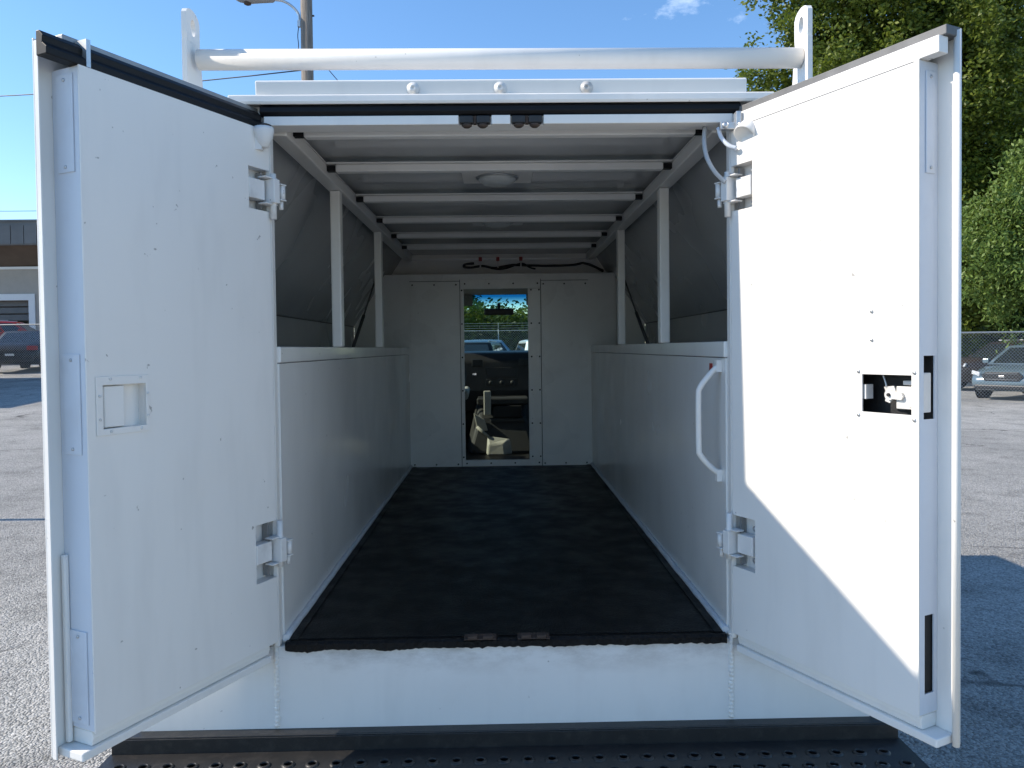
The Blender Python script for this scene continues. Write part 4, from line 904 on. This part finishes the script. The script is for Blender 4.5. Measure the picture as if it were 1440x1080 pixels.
def crown_points(ell, n, seedv=0.0, gap=-0.25):
    out = []
    for (cx, cy, cz, rx, ry, rz, wgt) in ell:
        m = int(n*wgt); k = 0
        while k < m:
            d = RNG.normal(0, 1, 3); d /= np.linalg.norm(d); r = RNG.uniform(0.25, 1)**0.45
            # lumpy outline
            lump = 1+0.20*math.sin(3.1*d[0]*2+seedv)+0.16*math.sin(5.3*d[2]+2.1*d[1]+seedv*2)+0.12*math.sin(9*d[0]+7*d[2]+seedv)
            p = np.array([cx+d[0]*rx*r*lump, cy+d[1]*ry*r*lump, cz+d[2]*rz*r*lump])
            g_ = math.sin(p[0]*1.35+seedv)+math.sin(p[1]*1.2+p[2]*0.7)+math.sin(p[2]*1.6+1.3*seedv+p[0]*0.6)
            if g_*0.33 < gap and RNG.random() < 0.85: continue
            out.append(p); k += 1
    return np.array(out)
def tree(name, label, loc, ell, n, per, size, spread, mat, trunk_r, trunk_h, seedv=0.0, droop=0.3, gap=-0.25, group=None, nb=14):
    e = empty(name, loc); tag(e, label, 'tree', group)
    pts = crown_points(ell, n, seedv, gap)
    m = MB(); m.tube(smoothpath([(0, 0, -0.2), (0.1, 0, trunk_h*0.5), (-0.1, 0.1, trunk_h), (0.15, 0, trunk_h*1.5)], 4), trunk_r, 10, trunk_r*0.35); m.build('trunk', M['bark'], e)
    m = MB(); idx = RNG.choice(len(pts), min(nb, len(pts)), replace=False)
    for i in idx:
        q = Vector(pts[i]); b = Vector((0, 0, trunk_h*RNG.uniform(0.6, 1.4))); mid = b.lerp(q, 0.5)+Vector((0, 0, 0.3))
        m.tube(smoothpath([b, mid, q], 4), trunk_r*0.33, 6, 0.02)
    m.build('limbs', M['bark'], e)
    leaf_mesh('crown', leaves(pts, spread, per, size, aspect=0.38 if droop > 0.5 else 0.55, droop=droop), mat, e); return e
tree('shade_tree', 'big dark green tree towering over the right fence', (15.9, 26.5, 0), [(0, 0, 9.5, 5.4, 4.2, 6.6, 0.60), (-1.8, -1.5, 12.5, 4.4, 3.2, 4.2, 0.28), (2.5, -1.0, 5.2, 4.5, 3.4, 3.2, 0.12)], 2900, 75, 0.165, 0.21, M['leaf'], 0.34, 4.5, 0.4, gap=-0.12)
tree('shade_tree', 'tree with pale drooping sprays in front of the dark tree on the right', (19.6, 21.2, 0), [(-3.1, -0.3, 4.3, 2.7, 1.5, 2.2, 0.6), (-2.0, 0, 6.9, 2.3, 1.5, 1.5, 0.4)], 400, 120, 0.16, 0.20, M['leaf2'], 0.16, 3.0, 2.2, droop=0.9, gap=0.0)
tree('shade_tree', 'dark background tree rising behind the big tree at the right edge', (23.0, 33.0, 0), [(0, 0, 8.5, 6.5, 4, 7.5, 1.0)], 1500, 45, 0.24, 0.36, M['leaf3'], 0.35, 5, 1.3, gap=-0.5)
tree('shade_tree', 'low dark tree filling the gap behind the fence on the right', (17.5, 31.0, 0), [(0, 0, 3.4, 8.5, 2.0, 3.6, 1.0)], 1300, 45, 0.24, 0.36, M['leaf3'], 0.25, 2.5, 3.3, gap=-0.6)
# row beyond the barbed fence, seen through the windshield
for k, (x, y, rz, lab) in enumerate(((-4.2, 44, 2.7, 'leftmost tree of the row seen through the windshield'), (-1.6, 45, 2.1, 'second tree from the left in the row seen through the windshield'), (0.9, 44, 1.9, 'third tree from the left in the row seen through the windshield'), (3.6, 46, 2.4, 'rightmost tree of the row seen through the windshield'))):
    tree('hedge_tree', lab, (x, y, 0), [(0, 0, rz*0.98, 2.0, 1.6, rz, 1.0)], 230, 42, 0.24, 0.30, M['leaf'] if k % 2 else M['leaf3'], 0.12, 1.2, k*1.7, group='trees beyond the barbed fence', nb=6)
# far tree line round the lot
pts = []
for i in range(1500):
    a = RNG.uniform(-0.15, math.pi+0.15); rr_ = RNG.uniform(95, 115); hgt = 5.5+2.2*math.sin(a*9)+1.6*math.sin(a*23+1)
    pts.append((rr_*math.cos(a), rr_*math.sin(a)+5, RNG.uniform(0.2, 1.0)**0.8*hgt+0.4))
fw_ = leaf_mesh('distant_woods', leaves(np.array(pts), 0.9, 26, 0.8), M['leaf3'], None); tag(fw_, 'far tree line along the horizon', kind='stuff')
